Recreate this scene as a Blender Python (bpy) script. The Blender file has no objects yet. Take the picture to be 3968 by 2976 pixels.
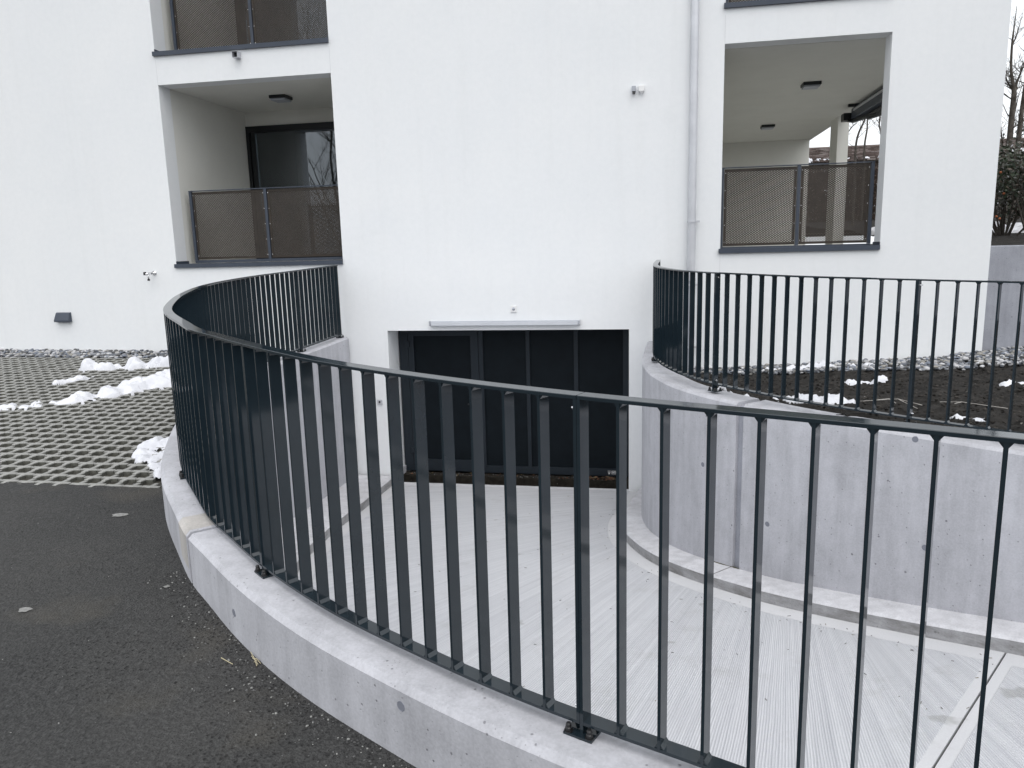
import bpy, bmesh, math, random
from math import sin, cos, pi, radians, hypot, atan2
from mathutils import Vector, Matrix, noise
random.seed(7)
C = bpy.context.scene.collection

# ------------------------------------------------------------------ camera, sky, sun, exposure
F_PX = 2925.57 / 3968 * 36
yaw, pitch, roll = radians(-10.6174), radians(10.2632), radians(1.5176)
fw = Vector((sin(yaw) * cos(pitch), cos(yaw) * cos(pitch), -sin(pitch)))
r0 = Vector((cos(yaw), -sin(yaw), 0)); d0 = fw.cross(r0)
rt = r0 * cos(roll) + d0 * sin(roll); dn = d0 * cos(roll) - r0 * sin(roll)
cam_d = bpy.data.cameras.new('camera'); cam = bpy.data.objects.new('camera', cam_d); C.objects.link(cam)
cam_d.sensor_width = 36; cam_d.lens = F_PX; cam_d.clip_start = 0.05; cam_d.clip_end = 2000
cam.matrix_world = Matrix(((rt.x, -dn.x, -fw.x, 0), (rt.y, -dn.y, -fw.y, 0), (rt.z, -dn.z, -fw.z, 0), (0, 0, 0, 1)))
bpy.context.scene.camera = cam

SUN_EL, SUN_AZ = radians(62), radians(158)       # high and soft, from behind the viewer and a little to the right
w = bpy.data.worlds.new('World'); bpy.context.scene.world = w; w.use_nodes = True
wn = w.node_tree; bg = wn.nodes['Background']
sky = wn.nodes.new('ShaderNodeTexSky'); sky.sky_type = 'NISHITA'; sky.sun_disc = False
sky.sun_elevation = SUN_EL; sky.sun_rotation = SUN_AZ; sky.air_density = 1.0; sky.dust_density = 6.0; sky.ozone_density = 1.0
hs = wn.nodes.new('ShaderNodeHueSaturation'); hs.inputs['Saturation'].default_value = 0.38
wn.links.new(sky.outputs[0], hs.inputs['Color'])
cl = wn.nodes.new('ShaderNodeMix'); cl.data_type = 'RGBA'                  # thick pale cloud layer over the clear sky
cl.inputs[0].default_value = 0.72; cl.inputs[7].default_value = (7.15, 7.4, 7.65, 1)
wn.links.new(hs.outputs[0], cl.inputs[6]); wn.links.new(cl.outputs[2], bg.inputs['Color'])
bg.inputs['Strength'].default_value = 0.15
sd = bpy.data.lights.new('sun', 'SUN'); sun = bpy.data.objects.new('sun', sd); C.objects.link(sun)
sd.energy = 0.5; sd.angle = radians(80); sd.color = (1.0, 0.97, 0.93)
sdir = Vector((sin(SUN_AZ) * cos(SUN_EL), cos(SUN_AZ) * cos(SUN_EL), sin(SUN_EL)))
sun.rotation_euler = sdir.to_track_quat('Z', 'Y').to_euler()
vs = bpy.context.scene.view_settings
vs.view_transform = 'Standard'; vs.look = 'None'; vs.gamma = 1; vs.use_curve_mapping = False; vs.exposure = 0.48

# ------------------------------------------------------------------ helpers
class MB:
    def __init__(s): s.v = []; s.f = []; s.uv = None
    def vert(s, p): s.v.append(tuple(p)); return len(s.v) - 1
    def poly(s, pts):
        i = len(s.v); s.v += [tuple(p) for p in pts]; s.f.append(tuple(range(i, i + len(pts)))); return s
    def box(s, x0, x1, y0, y1, z0, z1):
        i = len(s.v)
        s.v += [(x0,y0,z0),(x1,y0,z0),(x1,y1,z0),(x0,y1,z0),(x0,y0,z1),(x1,y0,z1),(x1,y1,z1),(x0,y1,z1)]
        s.f += [(i,i+3,i+2,i+1),(i+4,i+5,i+6,i+7),(i,i+1,i+5,i+4),(i+1,i+2,i+6,i+5),(i+2,i+3,i+7,i+6),(i+3,i,i+4,i+7)]
        return s
    def bar(s, a, b, wx, wy, up=(0,0,1)):
        a = Vector(a); b = Vector(b); d = (b-a).normalized(); u = Vector(up)
        if abs(d.dot(u)) > .98: u = Vector((0,1,0))
        x = d.cross(u).normalized(); y = x.cross(d)
        i = len(s.v)
        for p in (a, b):
            for sx, sy in ((-1,-1),(1,-1),(1,1),(-1,1)): s.v.append(tuple(p + x*sx*wx/2 + y*sy*wy/2))
        s.f += [(i,i+3,i+2,i+1),(i+4,i+5,i+6,i+7),(i,i+1,i+5,i+4),(i+1,i+2,i+6,i+5),(i+2,i+3,i+7,i+6),(i+3,i,i+4,i+7)]
        return s
    def tube(s, pts, rad, n=8, cap=True):
        pts = [Vector(p) for p in pts]; rings = []
        for k, p in enumerate(pts):
            d = (pts[min(k+1,len(pts)-1)] - pts[max(k-1,0)]).normalized()
            u = Vector((0,0,1)) if abs(d.z) < .9 else Vector((1,0,0))
            x = d.cross(u).normalized(); y = x.cross(d)
            r = rad[k] if isinstance(rad, (list, tuple)) else rad
            i = len(s.v); rings.append(i)
            for j in range(n):
                a = 2*pi*j/n; s.v.append(tuple(p + x*cos(a)*r + y*sin(a)*r))
        for k in range(len(rings)-1):
            a, b = rings[k], rings[k+1]
            for j in range(n): s.f.append((a+j, b+j, b+(j+1)%n, a+(j+1)%n))
        if cap:
            s.f.append(tuple(rings[0]+j for j in range(n))); s.f.append(tuple(rings[-1]+n-1-j for j in range(n)))
        return s
    def lathe(s, c, prof, n=16, axis='z'):
        rings = []
        for r, h in prof:
            i = len(s.v); rings.append(i)
            for j in range(n):
                a = 2*pi*j/n; p = (r*cos(a), r*sin(a), h)
                if axis == 'y': p = (p[0], -p[2], p[1])
                s.v.append((c[0]+p[0], c[1]+p[1], c[2]+p[2]))
        for k in range(len(rings)-1):
            a, b = rings[k], rings[k+1]
            for j in range(n): s.f.append((a+j, a+(j+1)%n, b+(j+1)%n, b+j))
        s.f.append(tuple(rings[0]+n-1-j for j in range(n))); s.f.append(tuple(rings[-1]+j for j in range(n)))
        return s
    def mesh(s, name, mat, smooth=False):
        me = bpy.data.meshes.new(name); me.from_pydata(s.v, [], s.f); me.materials.append(mat)
        if smooth: me.polygons.foreach_set('use_smooth', [True]*len(me.polygons))
        me.update(); return me
    def build(s, name, mat, parent=None, smooth=False, bevel=0, fix=True):
        me = s.mesh(name, mat, smooth)
        if fix:
            bm = bmesh.new(); bm.from_mesh(me); bmesh.ops.recalc_face_normals(bm, faces=bm.faces); bm.to_mesh(me); bm.free()
        o = bpy.data.objects.new(name, me); C.objects.link(o)
        if bevel:
            b = o.modifiers.new('bevel', 'BEVEL'); b.width = bevel; b.segments = 2; b.limit_method = 'ANGLE'
        if parent is not None:
            o.parent = parent; o.matrix_parent_inverse = parent.matrix_world.inverted()
        return o
def tag(o, label=None, cat=None, group=None, kind=None):
    if label: o['label'] = label
    if cat: o['category'] = cat
    if group: o['group'] = group
    if kind: o['kind'] = kind
    return o
def thing(name, label, cat, loc=(0,0,0), group=None, rz=0):
    o = bpy.data.objects.new(name, None); C.objects.link(o); o.location = loc; o.rotation_euler = (0,0,rz)
    o.empty_display_size = .1
    o.matrix_world = Matrix.Translation(loc) @ Matrix.Rotation(rz, 4, 'Z')
    return tag(o, label, cat, group)
def kid(name, me, parent, M=None):
    o = bpy.data.objects.new(name, me); C.objects.link(o); o.parent = parent
    o.matrix_parent_inverse = parent.matrix_world.inverted()
    if M is not None: o.matrix_world = M; o.matrix_basis = M
    return o
def spline(P, n=30):
    P = [Vector(p) for p in P]; P = [2*P[0]-P[1]] + P + [2*P[-1]-P[-2]]; o = []
    for i in range(1, len(P)-2):
        for k in range(n):
            t = k/n
            o.append(.5*((2*P[i])+(P[i+1]-P[i-1])*t+(2*P[i-1]-5*P[i]+4*P[i+1]-P[i+2])*t*t+(3*P[i]-P[i-1]-3*P[i+1]+P[i+2])*t**3))
    o.append(P[-2]); return o
class Curve:
    """plan curve with height; side=+1: normal to the left of travel"""
    def __init__(s, pts, side):
        s.p = spline(pts)
        for _ in range(120): s.p = [s.p[0]]+[(a+2*b+c)/4 for a, b, c in zip(s.p, s.p[1:], s.p[2:])]+[s.p[-1]]
        s.side = side; s.s = [0]
        for a, b in zip(s.p, s.p[1:]): s.s.append(s.s[-1] + (b.xy-a.xy).length)
        s.L = s.s[-1]
    def at(s, d):
        d = max(0, min(s.L, d)); import bisect
        i = min(max(bisect.bisect_right(s.s, d)-1, 0), len(s.p)-2)
        t = (d-s.s[i])/max(1e-9, s.s[i+1]-s.s[i]); return s.p[i].lerp(s.p[i+1], t)
    def tan(s, d):
        a = s.at(d-.06).xy; b = s.at(d+.06).xy; return (b-a).normalized()
    def nrm(s, d):
        t = s.tan(d); return Vector((-t.y, t.x))*s.side
    def pt(s, d, off, z=None):
        p = s.at(d); n = s.nrm(d); return Vector((p.x+n.x*off, p.y+n.y*off, p.z if z is None else z))
    def near(s, x, y):
        b = min(range(len(s.p)), key=lambda i: (s.p[i].x-x)**2+(s.p[i].y-y)**2)
        d = s.s[b]; n = s.nrm(d); return d, (x-s.p[b].x)*n.x+(y-s.p[b].y)*n.y
def sweep(mb, cv, s0, s1, prof, step=.08, caps=True):
    """prof: list of (offset, z-function(s) or dz)"""
    n = max(1, int(round((s1-s0)/step))); rings = []
    for k in range(n+1):
        d = s0+(s1-s0)*k/n; i = len(mb.v); rings.append(i)
        for off, z in prof:
            o = off(d) if callable(off) else off
            p = cv.pt(d, o); zz = z(d) if callable(z) else p.z+z
            mb.v.append((p.x, p.y, zz))
    m = len(prof)
    for a, b in zip(rings, rings[1:]):
        for j in range(m): mb.f.append((a+j, b+j, b+(j+1)%m, a+(j+1)%m))
    if caps: mb.f.append(tuple(rings[0]+j for j in range(m))); mb.f.append(tuple(rings[-1]+m-1-j for j in range(m)))
    return mb
def lerp_tab(tab):
    def f(x):
        if x <= tab[0][0]: return tab[0][1]
        for (a, b), (c, d) in zip(tab, tab[1:]):
            if x <= c: return b+(d-b)*(x-a)/(c-a)
        return tab[-1][1]
    return f

# ------------------------------------------------------------------ materials
def mat(name, col, rough=.6, metal=0, spec=.5):
    m = bpy.data.materials.new(name); m.use_nodes = True; b = m.node_tree.nodes['Principled BSDF']
    b.inputs['Base Color'].default_value = (*col, 1); b.inputs['Roughness'].default_value = rough
    b.inputs['Metallic'].default_value = metal; b.inputs['Specular IOR Level'].default_value = spec
    return m
class NT:
    def __init__(s, m): s.t = m.node_tree; s.b = s.t.nodes['Principled BSDF']; s.co = s.t.nodes.new('ShaderNodeTexCoord')
    def n(s, typ, **kw):
        x = s.t.nodes.new('ShaderNode'+typ)
        for k, v in kw.items():
            if k in x.inputs: x.inputs[k].default_value = v
            else: setattr(x, k, v)
        return x
    def l(s, a, b): s.t.links.new(a, b)
    def noise(s, scale, detail=4, rough=.55, co='Object', vec=None):
        x = s.n('TexNoise'); x.inputs['Scale'].default_value = scale; x.inputs['Detail'].default_value = detail; x.inputs['Roughness'].default_value = rough
        s.l(vec if vec is not None else s.co.outputs[co], x.inputs['Vector']); return x.outputs['Fac']
    def ramp(s, fac, stops, interp='LINEAR'):
        x = s.n('ValToRGB'); e = x.color_ramp.elements; x.color_ramp.interpolation = interp
        while len(e) < len(stops): e.new(.5)
        for k, (p, c) in enumerate(stops):
            e[k].position = p; e[k].color = (*c, 1) if isinstance(c, (tuple, list)) else (c, c, c, 1)
        s.l(fac, x.inputs[0]); return x.outputs[0]
    def mix(s, fac, a, b, mode='MIX'):
        x = s.n('Mix', data_type='RGBA', blend_type=mode)
        for sc, sock, val in ((0, x.inputs[0], fac), (1, x.inputs[6], a), (1, x.inputs[7], b)):
            if hasattr(val, 'links'): s.l(val, sock)
            elif isinstance(val, (tuple, list)): sock.default_value = (*val, 1)
            else: sock.default_value = (val, val, val, 1) if sc else val
        return x.outputs[2]
    def math(s, op, a, b=0, clamp=False):
        x = s.n('Math', operation=op, use_clamp=clamp)
        for sock, val in ((x.inputs[0], a), (x.inputs[1], b)):
            if hasattr(val, 'links'): s.l(val, sock)
            else: sock.default_value = val
        return x.outputs[0]
    def voro(s, scale, feature='F1', co='Object', vec=None, rand=1):
        x = s.n('TexVoronoi', feature=feature); x.inputs['Scale'].default_value = scale; x.inputs['Randomness'].default_value = rand
        s.l(vec if vec is not None else s.co.outputs[co], x.inputs['Vector']); return x
    def bump(s, h, strength=.3, dist=.01, nrm=None):
        x = s.n('Bump'); x.inputs['Strength'].default_value = strength; x.inputs['Distance'].default_value = dist
        s.l(h, x.inputs['Height'])
        if nrm is not None: s.l(nrm, x.inputs['Normal'])
        return x.outputs[0]
    def col(s, c): s.l(c, s.b.inputs['Base Color'])
    def nrm(s, c): s.l(c, s.b.inputs['Normal'])

def m_plaster():
    m = mat('white_plaster', (.80,.815,.83), .9, spec=.2); t = NT(m)
    big = t.noise(.9, 5, .6); fine = t.noise(160, 3, .7); sm = t.noise(14, 4, .6)
    c = t.ramp(big, [(.3, (.765,.785,.805)), (.7, (.81,.822,.832))])
    spots = t.noise(2.3, 2, .4); sp = t.ramp(spots, [(.70, 0.0), (.8, 1.0)])
    c = t.mix(t.math('MULTIPLY', sp, .16), c, (.62,.63,.64))
    c = t.mix(.28, c, t.ramp(sm, [(.3, (.745,.76,.775)), (.7, (.83,.84,.85))]))
    mp = t.n('Mapping'); mp.inputs['Scale'].default_value = (5, 5, .25); t.l(t.co.outputs['Object'], mp.inputs[0]); stk = t.ramp(t.noise(1.3, 5, .65, vec=mp.outputs[0]), [(.52, 0.0), (.75, 1.0)])
    c = t.mix(t.math('MULTIPLY', stk, .10), c, (.60,.61,.60))
    # faint dust towards the ground from splashing
    t.col(c); t.nrm(t.bump(fine, .28, .004, t.bump(sm, .12, .01)))
    return m
def m_concrete(name='fair_faced_concrete', base=(.462,.465,.497), holes=1, dark=0):
    m = mat(name, base, .8, spec=.3); t = NT(m)
    k = lambda f: tuple(x*f for x in base)
    n1 = t.noise(1.1, 6, .6); n2 = t.noise(7, 5, .65); n3 = t.noise(90, 3, .6)
    mp = t.n('Mapping'); mp.inputs['Scale'].default_value = (6, 6, .7); t.l(t.co.outputs['Object'], mp.inputs[0])
    st = t.noise(1.6, 4, .6, vec=mp.outputs[0])
    c = t.ramp(n1, [(.34, k(.70)), (.5, k(1.0)), (.66, k(1.20))])
    c = t.mix(.35, c, t.ramp(n2, [(.36, k(.66)), (.64, k(1.26))]))
    c = t.mix(.42, c, t.ramp(st, [(.36, k(.70)), (.64, k(1.2))]))
    c = t.mix(.2, c, t.ramp(n3, [(.35, k(.65)), (.65, k(1.25))]))
    gate = t.ramp(t.noise(3.0, 2), [(.40, 0.0), (.62, 1.0)])
    v = t.voro(26); h = t.ramp(v.outputs['Distance'], [(.08, 1.0), (.15, 0.0)])
    sel = t.ramp(v.outputs['Color'], [(.55, 0.0), (.6, 1.0)])
    v2 = t.voro(62); h2 = t.ramp(v2.outputs['Distance'], [(.08, 1.0), (.17, 0.0)])
    sel2 = t.ramp(v2.outputs['Color'], [(.5, 0.0), (.55, 1.0)])
    hole = t.math('MAXIMUM', t.math('MULTIPLY', t.math('MULTIPLY', h, sel), .9), t.math('MULTIPLY', t.math('MULTIPLY', h2, sel2), gate))
    v3 = t.voro(8.5); h3 = t.ramp(v3.outputs['Distance'], [(.055, 1.0), (.085, 0.0)])
    sel3 = t.ramp(v3.outputs['Color'], [(.72, 0.0), (.74, 1.0)])
    hole = t.math('MAXIMUM', hole, t.math('MULTIPLY', h3, sel3))
    hole = t.math('MULTIPLY', hole, holes)
    c = t.mix(t.math('MULTIPLY', hole, .7), c, (.12,.12,.13))
    t.col(c); hh = t.math('SUBTRACT', t.math('MULTIPLY', n3, .25), hole)
    t.nrm(t.bump(hh, .5, .004, t.bump(n2, .12, .01)))
    return m
def m_ribbed():
    m = mat('ribbed_concrete', (.55,.56,.60), .85, spec=.2); t = NT(m)
    uv = t.n('UVMap'); uv.uv_map = 'uv'; sp = t.n('SeparateXYZ'); t.l(uv.outputs[0], sp.inputs[0])
    u, v = sp.outputs[0], sp.outputs[1]                              # u across the ramp, v along it (metres)
    cb = t.n('CombineXYZ'); t.l(t.math('MULTIPLY', u, .35), cb.inputs[0]); t.l(v, cb.inputs[1])
    wob = t.noise(3.0, 3, .5, vec=cb.outputs[0])
    vv = t.math('ADD', v, t.math('MULTIPLY', wob, .03))
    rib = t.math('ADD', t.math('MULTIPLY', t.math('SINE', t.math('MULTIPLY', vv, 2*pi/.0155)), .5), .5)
    cs = t.n('CombineXYZ'); t.l(t.math('MULTIPLY', u, .5), cs.inputs[0]); t.l(t.math('MULTIPLY', v, 42), cs.inputs[1])
    streak = t.noise(1.0, 3, .7, vec=cs.outputs[0])
    cs2 = t.n('CombineXYZ'); t.l(t.math('MULTIPLY', u, .8), cs2.inputs[0]); t.l(t.math('MULTIPLY', v, 9), cs2.inputs[1])
    band = t.noise(1.0, 3, .6, vec=cs2.outputs[0])
    wear = t.ramp(t.noise(2.2, 4, .6), [(.3, .25), (.7, 1.0)])
    # smooth trowelled margins at both kerbs; u runs 0..W stored, w in z of uv2
    uv2 = t.n('UVMap'); uv2.uv_map = 'edge'; s2 = t.n('SeparateXYZ'); t.l(uv2.outputs[0], s2.inputs[0])
    ed = t.ramp(s2.outputs[0], [(.155, 0.0), (.165, 1.0)]); jd = t.ramp(s2.outputs[1], [(.10, 0.0), (.11, 1.0)])
    mask = t.math('MULTIPLY', ed, jd)
    big = t.noise(.8, 5, .6); fine = t.noise(120, 3, .6)
    c = t.ramp(big, [(.34, (.41,.42,.455)), (.66, (.55,.56,.59))])
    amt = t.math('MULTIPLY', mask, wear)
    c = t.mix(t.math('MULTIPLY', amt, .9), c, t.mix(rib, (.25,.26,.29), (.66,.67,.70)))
    c = t.mix(t.math('MULTIPLY', mask, .45), c, t.ramp(streak, [(.3, (.32,.33,.36)), (.65, (.66,.67,.69))]))
    c = t.mix(t.math('MULTIPLY', mask, .25), c, t.ramp(band, [(.3, (.42,.43,.47)), (.65, (.60,.61,.64))]))
    c = t.mix(t.math('MULTIPLY', t.math('SUBTRACT', 1.0, mask), .55), c, (.60,.60,.61))
    dirt = t.ramp(t.noise(2.7, 6, .75), [(.55, 0.0), (.72, 1.0)])
    c = t.mix(t.math('MULTIPLY', dirt, .35), c, (.30,.30,.295))
    sp_ = t.ramp(t.noise(3.6, 3, .5), [(.72, 0.0), (.77, 1.0)]); c = t.mix(t.math('MULTIPLY', sp_, .5), c, (.22,.22,.21))
    c = t.mix(.12, c, t.ramp(fine, [(.3, .3), (.7, .7)]))
    t.col(c)
    hgt = t.math('MULTIPLY', t.math('ADD', rib, t.math('MULTIPLY', streak, .8)), mask)
    t.nrm(t.bump(hgt, .55, .006, t.bump(fine, .2, .003)))
    return m
def m_asphalt():
    m = mat('asphalt', (.05,.05,.05), .85, spec=.35); t = NT(m)
    v = t.voro(95); v2 = t.voro(42); n = t.noise(260, 2, .6); big = t.noise(.7, 5, .6); mid = t.noise(5, 5, .65)
    stone = t.ramp(v.outputs['Color'], [(.0, (.014,.0145,.015)), (.5, (.036,.037,.037)), (.9, (.075,.076,.077)), (.975, (.24,.24,.235))])
    c = t.mix(.75, t.ramp(mid, [(.3, (.020,.0205,.021)), (.7, (.055,.056,.056))]), stone)
    gap = t.ramp(v.outputs['Distance'], [(.25, 0.0), (.62, 1.0)])
    c = t.mix(t.math('MULTIPLY', gap, .55), c, (.012,.012,.013))
    c = t.mix(.5, c, t.ramp(big, [(.34, (.036,.035,.034)), (.5, (.062,.060,.057)), (.66, (.105,.100,.094))]))
    gr = t.noise(55, 4, .85); c = t.mix(.55, c, t.ramp(gr, [(.36, (.006,.006,.007)), (.5, (.036,.037,.037)), (.66, (.085,.086,.086))]))
    gate = t.ramp(t.noise(1.7, 3), [(.40, 0.0), (.60, 1.0)])
    pit = t.ramp(v2.outputs['Distance'], [(.1, 1.0), (.3, 0.0)])
    pt = t.math('MULTIPLY', pit, gate)
    c = t.mix(t.math('MULTIPLY', pt, .6), c, (.012,.012,.012))
    dust = t.ramp(t.noise(1.9, 3, .5), [(.56, 0.0), (.74, 1.0)])
    c = t.mix(t.math('MULTIPLY', dust, .4), c, (.10,.09,.072))
    t.col(c)
    h = t.math('SUBTRACT', t.math('ADD', t.math('MULTIPLY', v.outputs['Distance'], -1.0), t.math('MULTIPLY', gr, 1.2)), t.math('MULTIPLY', pt, 1.6))
    t.nrm(t.bump(h, .9, .008)); return m
def m_soil(name, a, b, sc=9, spec=.15):
    m = mat(name, a, .95, spec=spec); t = NT(m)
    c = t.ramp(t.noise(sc, 7, .7), [(.3, a), (.7, b)])
    v = t.voro(sc*9); c = t.mix(t.ramp(v.outputs['Color'], [(.955, 0.0), (.965, .8)]), c, (.30,.29,.27))
    t.col(c); t.nrm(t.bump(t.noise(sc*5, 6, .75), .9, .02)); return m
def m_vary(name, a, b, scale=3, rough=.8, bump=.2, bscale=40, dist=.006, spec=.3):
    m = mat(name, a, rough, spec=spec); t = NT(m); t.col(t.ramp(t.noise(scale, 5, .6), [(.3, a), (.7, b)]))
    t.nrm(t.bump(t.noise(bscale, 4, .65), bump, dist)); return m
def m_rand(name, cols, rough=.7, spec=.3, bump=0):
    """colour picked per island (stones, leaves)"""
    m = mat(name, cols[0], rough, spec=spec); t = NT(m); g = t.n('NewGeometry')
    k = len(cols); t.col(t.ramp(g.outputs['Random Per Island'], [(i/k, c) for i, c in enumerate(cols)], 'CONSTANT'))
    if bump: t.nrm(t.bump(t.noise(60, 3), bump, .004))
    return m
def m_steel():
    m = mat('anthracite_paint', (.010,.017,.022), .5, spec=0)
    m.node_tree.nodes['Principled BSDF'].inputs['Coat Weight'].default_value = .8; m.node_tree.nodes['Principled BSDF'].inputs['Coat Roughness'].default_value = .07; m.node_tree.nodes['Principled BSDF'].inputs['Coat IOR'].default_value = 1.65; t = NT(m)
    t.col(t.ramp(t.noise(5, 4, .6), [(.3, (.010,.017,.023)), (.7, (.015,.024,.031))]))
    t.l(t.ramp(t.noise(9, 4, .6), [(.3, .4), (.7, .55)]), t.b.inputs['Roughness'])
    return m
def m_glass():
    m = bpy.data.materials.new('window_glass'); m.use_nodes = True; t = m.node_tree; t.nodes.clear()
    o = t.nodes.new('ShaderNodeOutputMaterial'); g = t.nodes.new('ShaderNodeBsdfGlossy'); g.inputs['Roughness'].default_value = .012
    g.inputs['Color'].default_value = (.9,.93,1,1)
    tr = t.nodes.new('ShaderNodeBsdfTransparent'); tr.inputs['Color'].default_value = (.50,.55,.55,1)
    f = t.nodes.new('ShaderNodeFresnel'); f.inputs['IOR'].default_value = 1.9
    mx = t.nodes.new('ShaderNodeMixShader'); t.links.new(f.outputs[0], mx.inputs[0]); t.links.new(tr.outputs[0], mx.inputs[1]); t.links.new(g.outputs[0], mx.inputs[2])
    t.links.new(mx.outputs[0], o.inputs[0]); return m
PLASTER = m_plaster(); PLWARM = m_vary('loggia_plaster', (.69,.685,.645), (.73,.725,.685), 2, .9, .25, 150, .003); CONC = m_concrete(); CONC_TOP = m_concrete('kerb_concrete', (.56,.56,.585), .35)
CONC_OLD = m_concrete('stained_concrete', (.33,.34,.38), 1)
RIB = m_ribbed(); ASPH = m_asphalt(); STEEL = m_steel(); GLASS = m_glass()
BRACKET = mat('black_cap', (.012,.012,.013), .35)
SOIL = m_soil('garden_soil', (.012,.0115,.011), (.048,.045,.042), 9)
PSOIL = m_soil('paver_soil', (.042,.040,.035), (.115,.110,.096), 14)
PAVER = m_vary('paver_concrete', (.22,.22,.21), (.35,.35,.335), 9, .9, .4, 120, .004)
SNOW = m_vary('snow', (.60,.61,.65), (.72,.73,.77), 6, .55, .35, 45, .01)
PEB = m_rand('river_pebble', [(.22,.23,.25),(.13,.14,.16),(.36,.36,.37),(.07,.075,.085),(.27,.26,.24),(.17,.19,.23),(.48,.48,.49),(.10,.10,.10)], .7, .35, .2)
CHIP = m_rand('dark_chipping', [(.03,.03,.03),(.06,.06,.06),(.09,.09,.09),(.02,.02,.02),(.05,.05,.05),(.12,.12,.12),(.03,.03,.03),(.26,.26,.25)], .8)
GALV = m_vary('zinc', (.52,.53,.56), (.62,.63,.66), 4, .35, .05, 60); GALV.node_tree.nodes['Principled BSDF'].inputs['Metallic'].default_value = .35
CHROME = mat('chrome', (.75,.75,.76), .15, 1)
WPLAST = mat('white_plastic', (.78,.78,.78), .4); GPLAST = m_vary('grey_plastic', (.35,.37,.42), (.42,.44,.48), 5, .4, 0)
FLASH = m_vary('anthracite_flashing', (.045,.055,.075), (.06,.072,.095), 3, .38, .03)
MESHM = m_vary('bronze_mesh', (.030,.024,.019), (.048,.038,.030), 8, .5, .05)
DOORM = m_vary('garage_door_frame', (.012,.017,.023), (.016,.022,.029), 3, .5, .05, spec=.25)
DOORP = m_vary('garage_door_panel', (.004,.0065,.009), (.006,.0095,.013), 6, .6, .1, 300, spec=.12)
DARKFR = m_vary('dark_window_frame', (.012,.014,.016), (.018,.02,.022), 3, .4, 0)
DIRT = m_soil('wet_dirt', (.008,.007,.006), (.038,.033,.026), 12)
ROOM = m_vary('room_wall', (.50,.50,.48), (.55,.55,.52), 2, .9, 0)
BARK = m_vary('bark', (.055,.048,.042), (.13,.115,.10), 14, .95, .6, 50, .02)
LEAF = m_rand('evergreen_leaf', [(.025,.042,.020),(.040,.060,.030),(.018,.030,.017),(.060,.070,.045),(.10,.10,.09),(.075,.06,.045)], .45, .5)
BROWN = m_rand('dry_leaf', [(.075,.048,.040),(.055,.038,.032),(.042,.030,.026),(.10,.068,.056),(.16,.125,.11),(.03,.023,.02)], .7)
FALLEN = m_rand('fallen_leaf', [(.07,.035,.022),(.045,.028,.018),(.14,.07,.04),(.025,.018,.013),(.09,.07,.04)], .7)
STRAW = mat('straw', (.45,.40,.27), .8); TWIG = m_vary('pale_twig', (.30,.28,.26), (.55,.53,.50), 30, .8, .1)
ORANGE = mat('orange_fruit', (.34,.11,.045), .7)
OFFW = mat('cream_panel', (.70,.69,.64), .8)

# ------------------------------------------------------------------ the two plan curves (railing edges), from far right / facade
OUT = Curve([(4.0,.10,-.43),(2.6,.80,-.42),(1.6,1.20,-.412),(1.05,1.435,-.406),(.587,1.63,-.402),(.139,1.829,-.404),(-.188,1.961,-.402),(-.514,2.111,-.399),(-.837,2.284,-.395),(-1.139,2.453,-.387),
    (-1.426,2.642,-.375),(-1.712,2.864,-.366),(-1.989,3.113,-.362),(-2.2,3.30,-.36),(-2.45,3.58,-.35),(-2.74,3.91,-.342),(-3.0,4.25,-.334),(-3.25,4.65,-.324),(-3.52,5.13,-.31),
    (-3.74,5.57,-.30),(-3.97,6.1,-.285),(-4.16,6.72,-.268),(-4.29,7.6,-.245),(-4.31,8.5,-.224),(-4.31,9.95,-.188)], 1)      # + = away from the ramp
S0 = OUT.near(.587, 1.63)[0]                                        # arc length of the reference point
GAR = Curve([(.06,9.95,-.215),(.03,9.2,-.222),(.01,8.5,-.232),(.033,8.06,-.242),(.088,7.7,-.247),(.155,7.45,-.252),(.27,7.12,-.258),(.42,6.84,-.263),(.608,6.578,-.268),(.84,6.33,-.274),
    (1.08,6.085,-.281),(1.346,5.865,-.286),(1.626,5.655,-.291),(1.919,5.445,-.297),(2.215,5.233,-.302),(2.6,4.96,-.309),(3.1,4.62,-.318),(3.8,4.2,-.33),(5.2,3.4,-.35),(7.0,2.5,-.38)], -1)  # + = towards the ramp
HB = .947                                                           # clear height of a baluster
gz = lambda x, y: -1.724 - .007*x + .0275*y                         # yard surface

# ------------------------------------------------------------------ yard: ground, asphalt, pavers
DW, DG = .993, 1.035                                                # rail underside -> wall top
def wall_edge(s): return OUT.pt(s, 0.0)
stations = [i*OUT.L/160 for i in range(161)]
edge = [wall_edge(s) for s in stations]
def flat(name, pts, zf, m, lab=None):
    mb = MB(); mb.poly([(x, y, zf(x, y)) for x, y in pts]); o = mb.build(name, m, fix=False)
    bm = bmesh.new(); bm.from_mesh(o.data); bmesh.ops.triangulate(bm, faces=bm.faces[:])
    for f in bm.faces:
        if f.normal.z < 0: f.normal_flip()
    bm.to_mesh(o.data); bm.free(); return tag(o, kind='structure')
PY = 4.49
near_e = [(p.x, p.y) for p in edge if p.y < PY]
flat('asphalt_yard', [(12, -3.5)] + near_e + [(-3.13, PY), (-30, PY-.25), (-30, -30), (12, -30)], gz, ASPH)
far_e = [(p.x, p.y) for p in edge if p.y >= PY]
flat('paver_bed_soil', [(-3.13, PY-.02)] + far_e + [(-4.31, 10.05), (-30, 10.05), (-30, PY-.27)], lambda x, y: gz(x, y)-.030, PSOIL)
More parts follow.
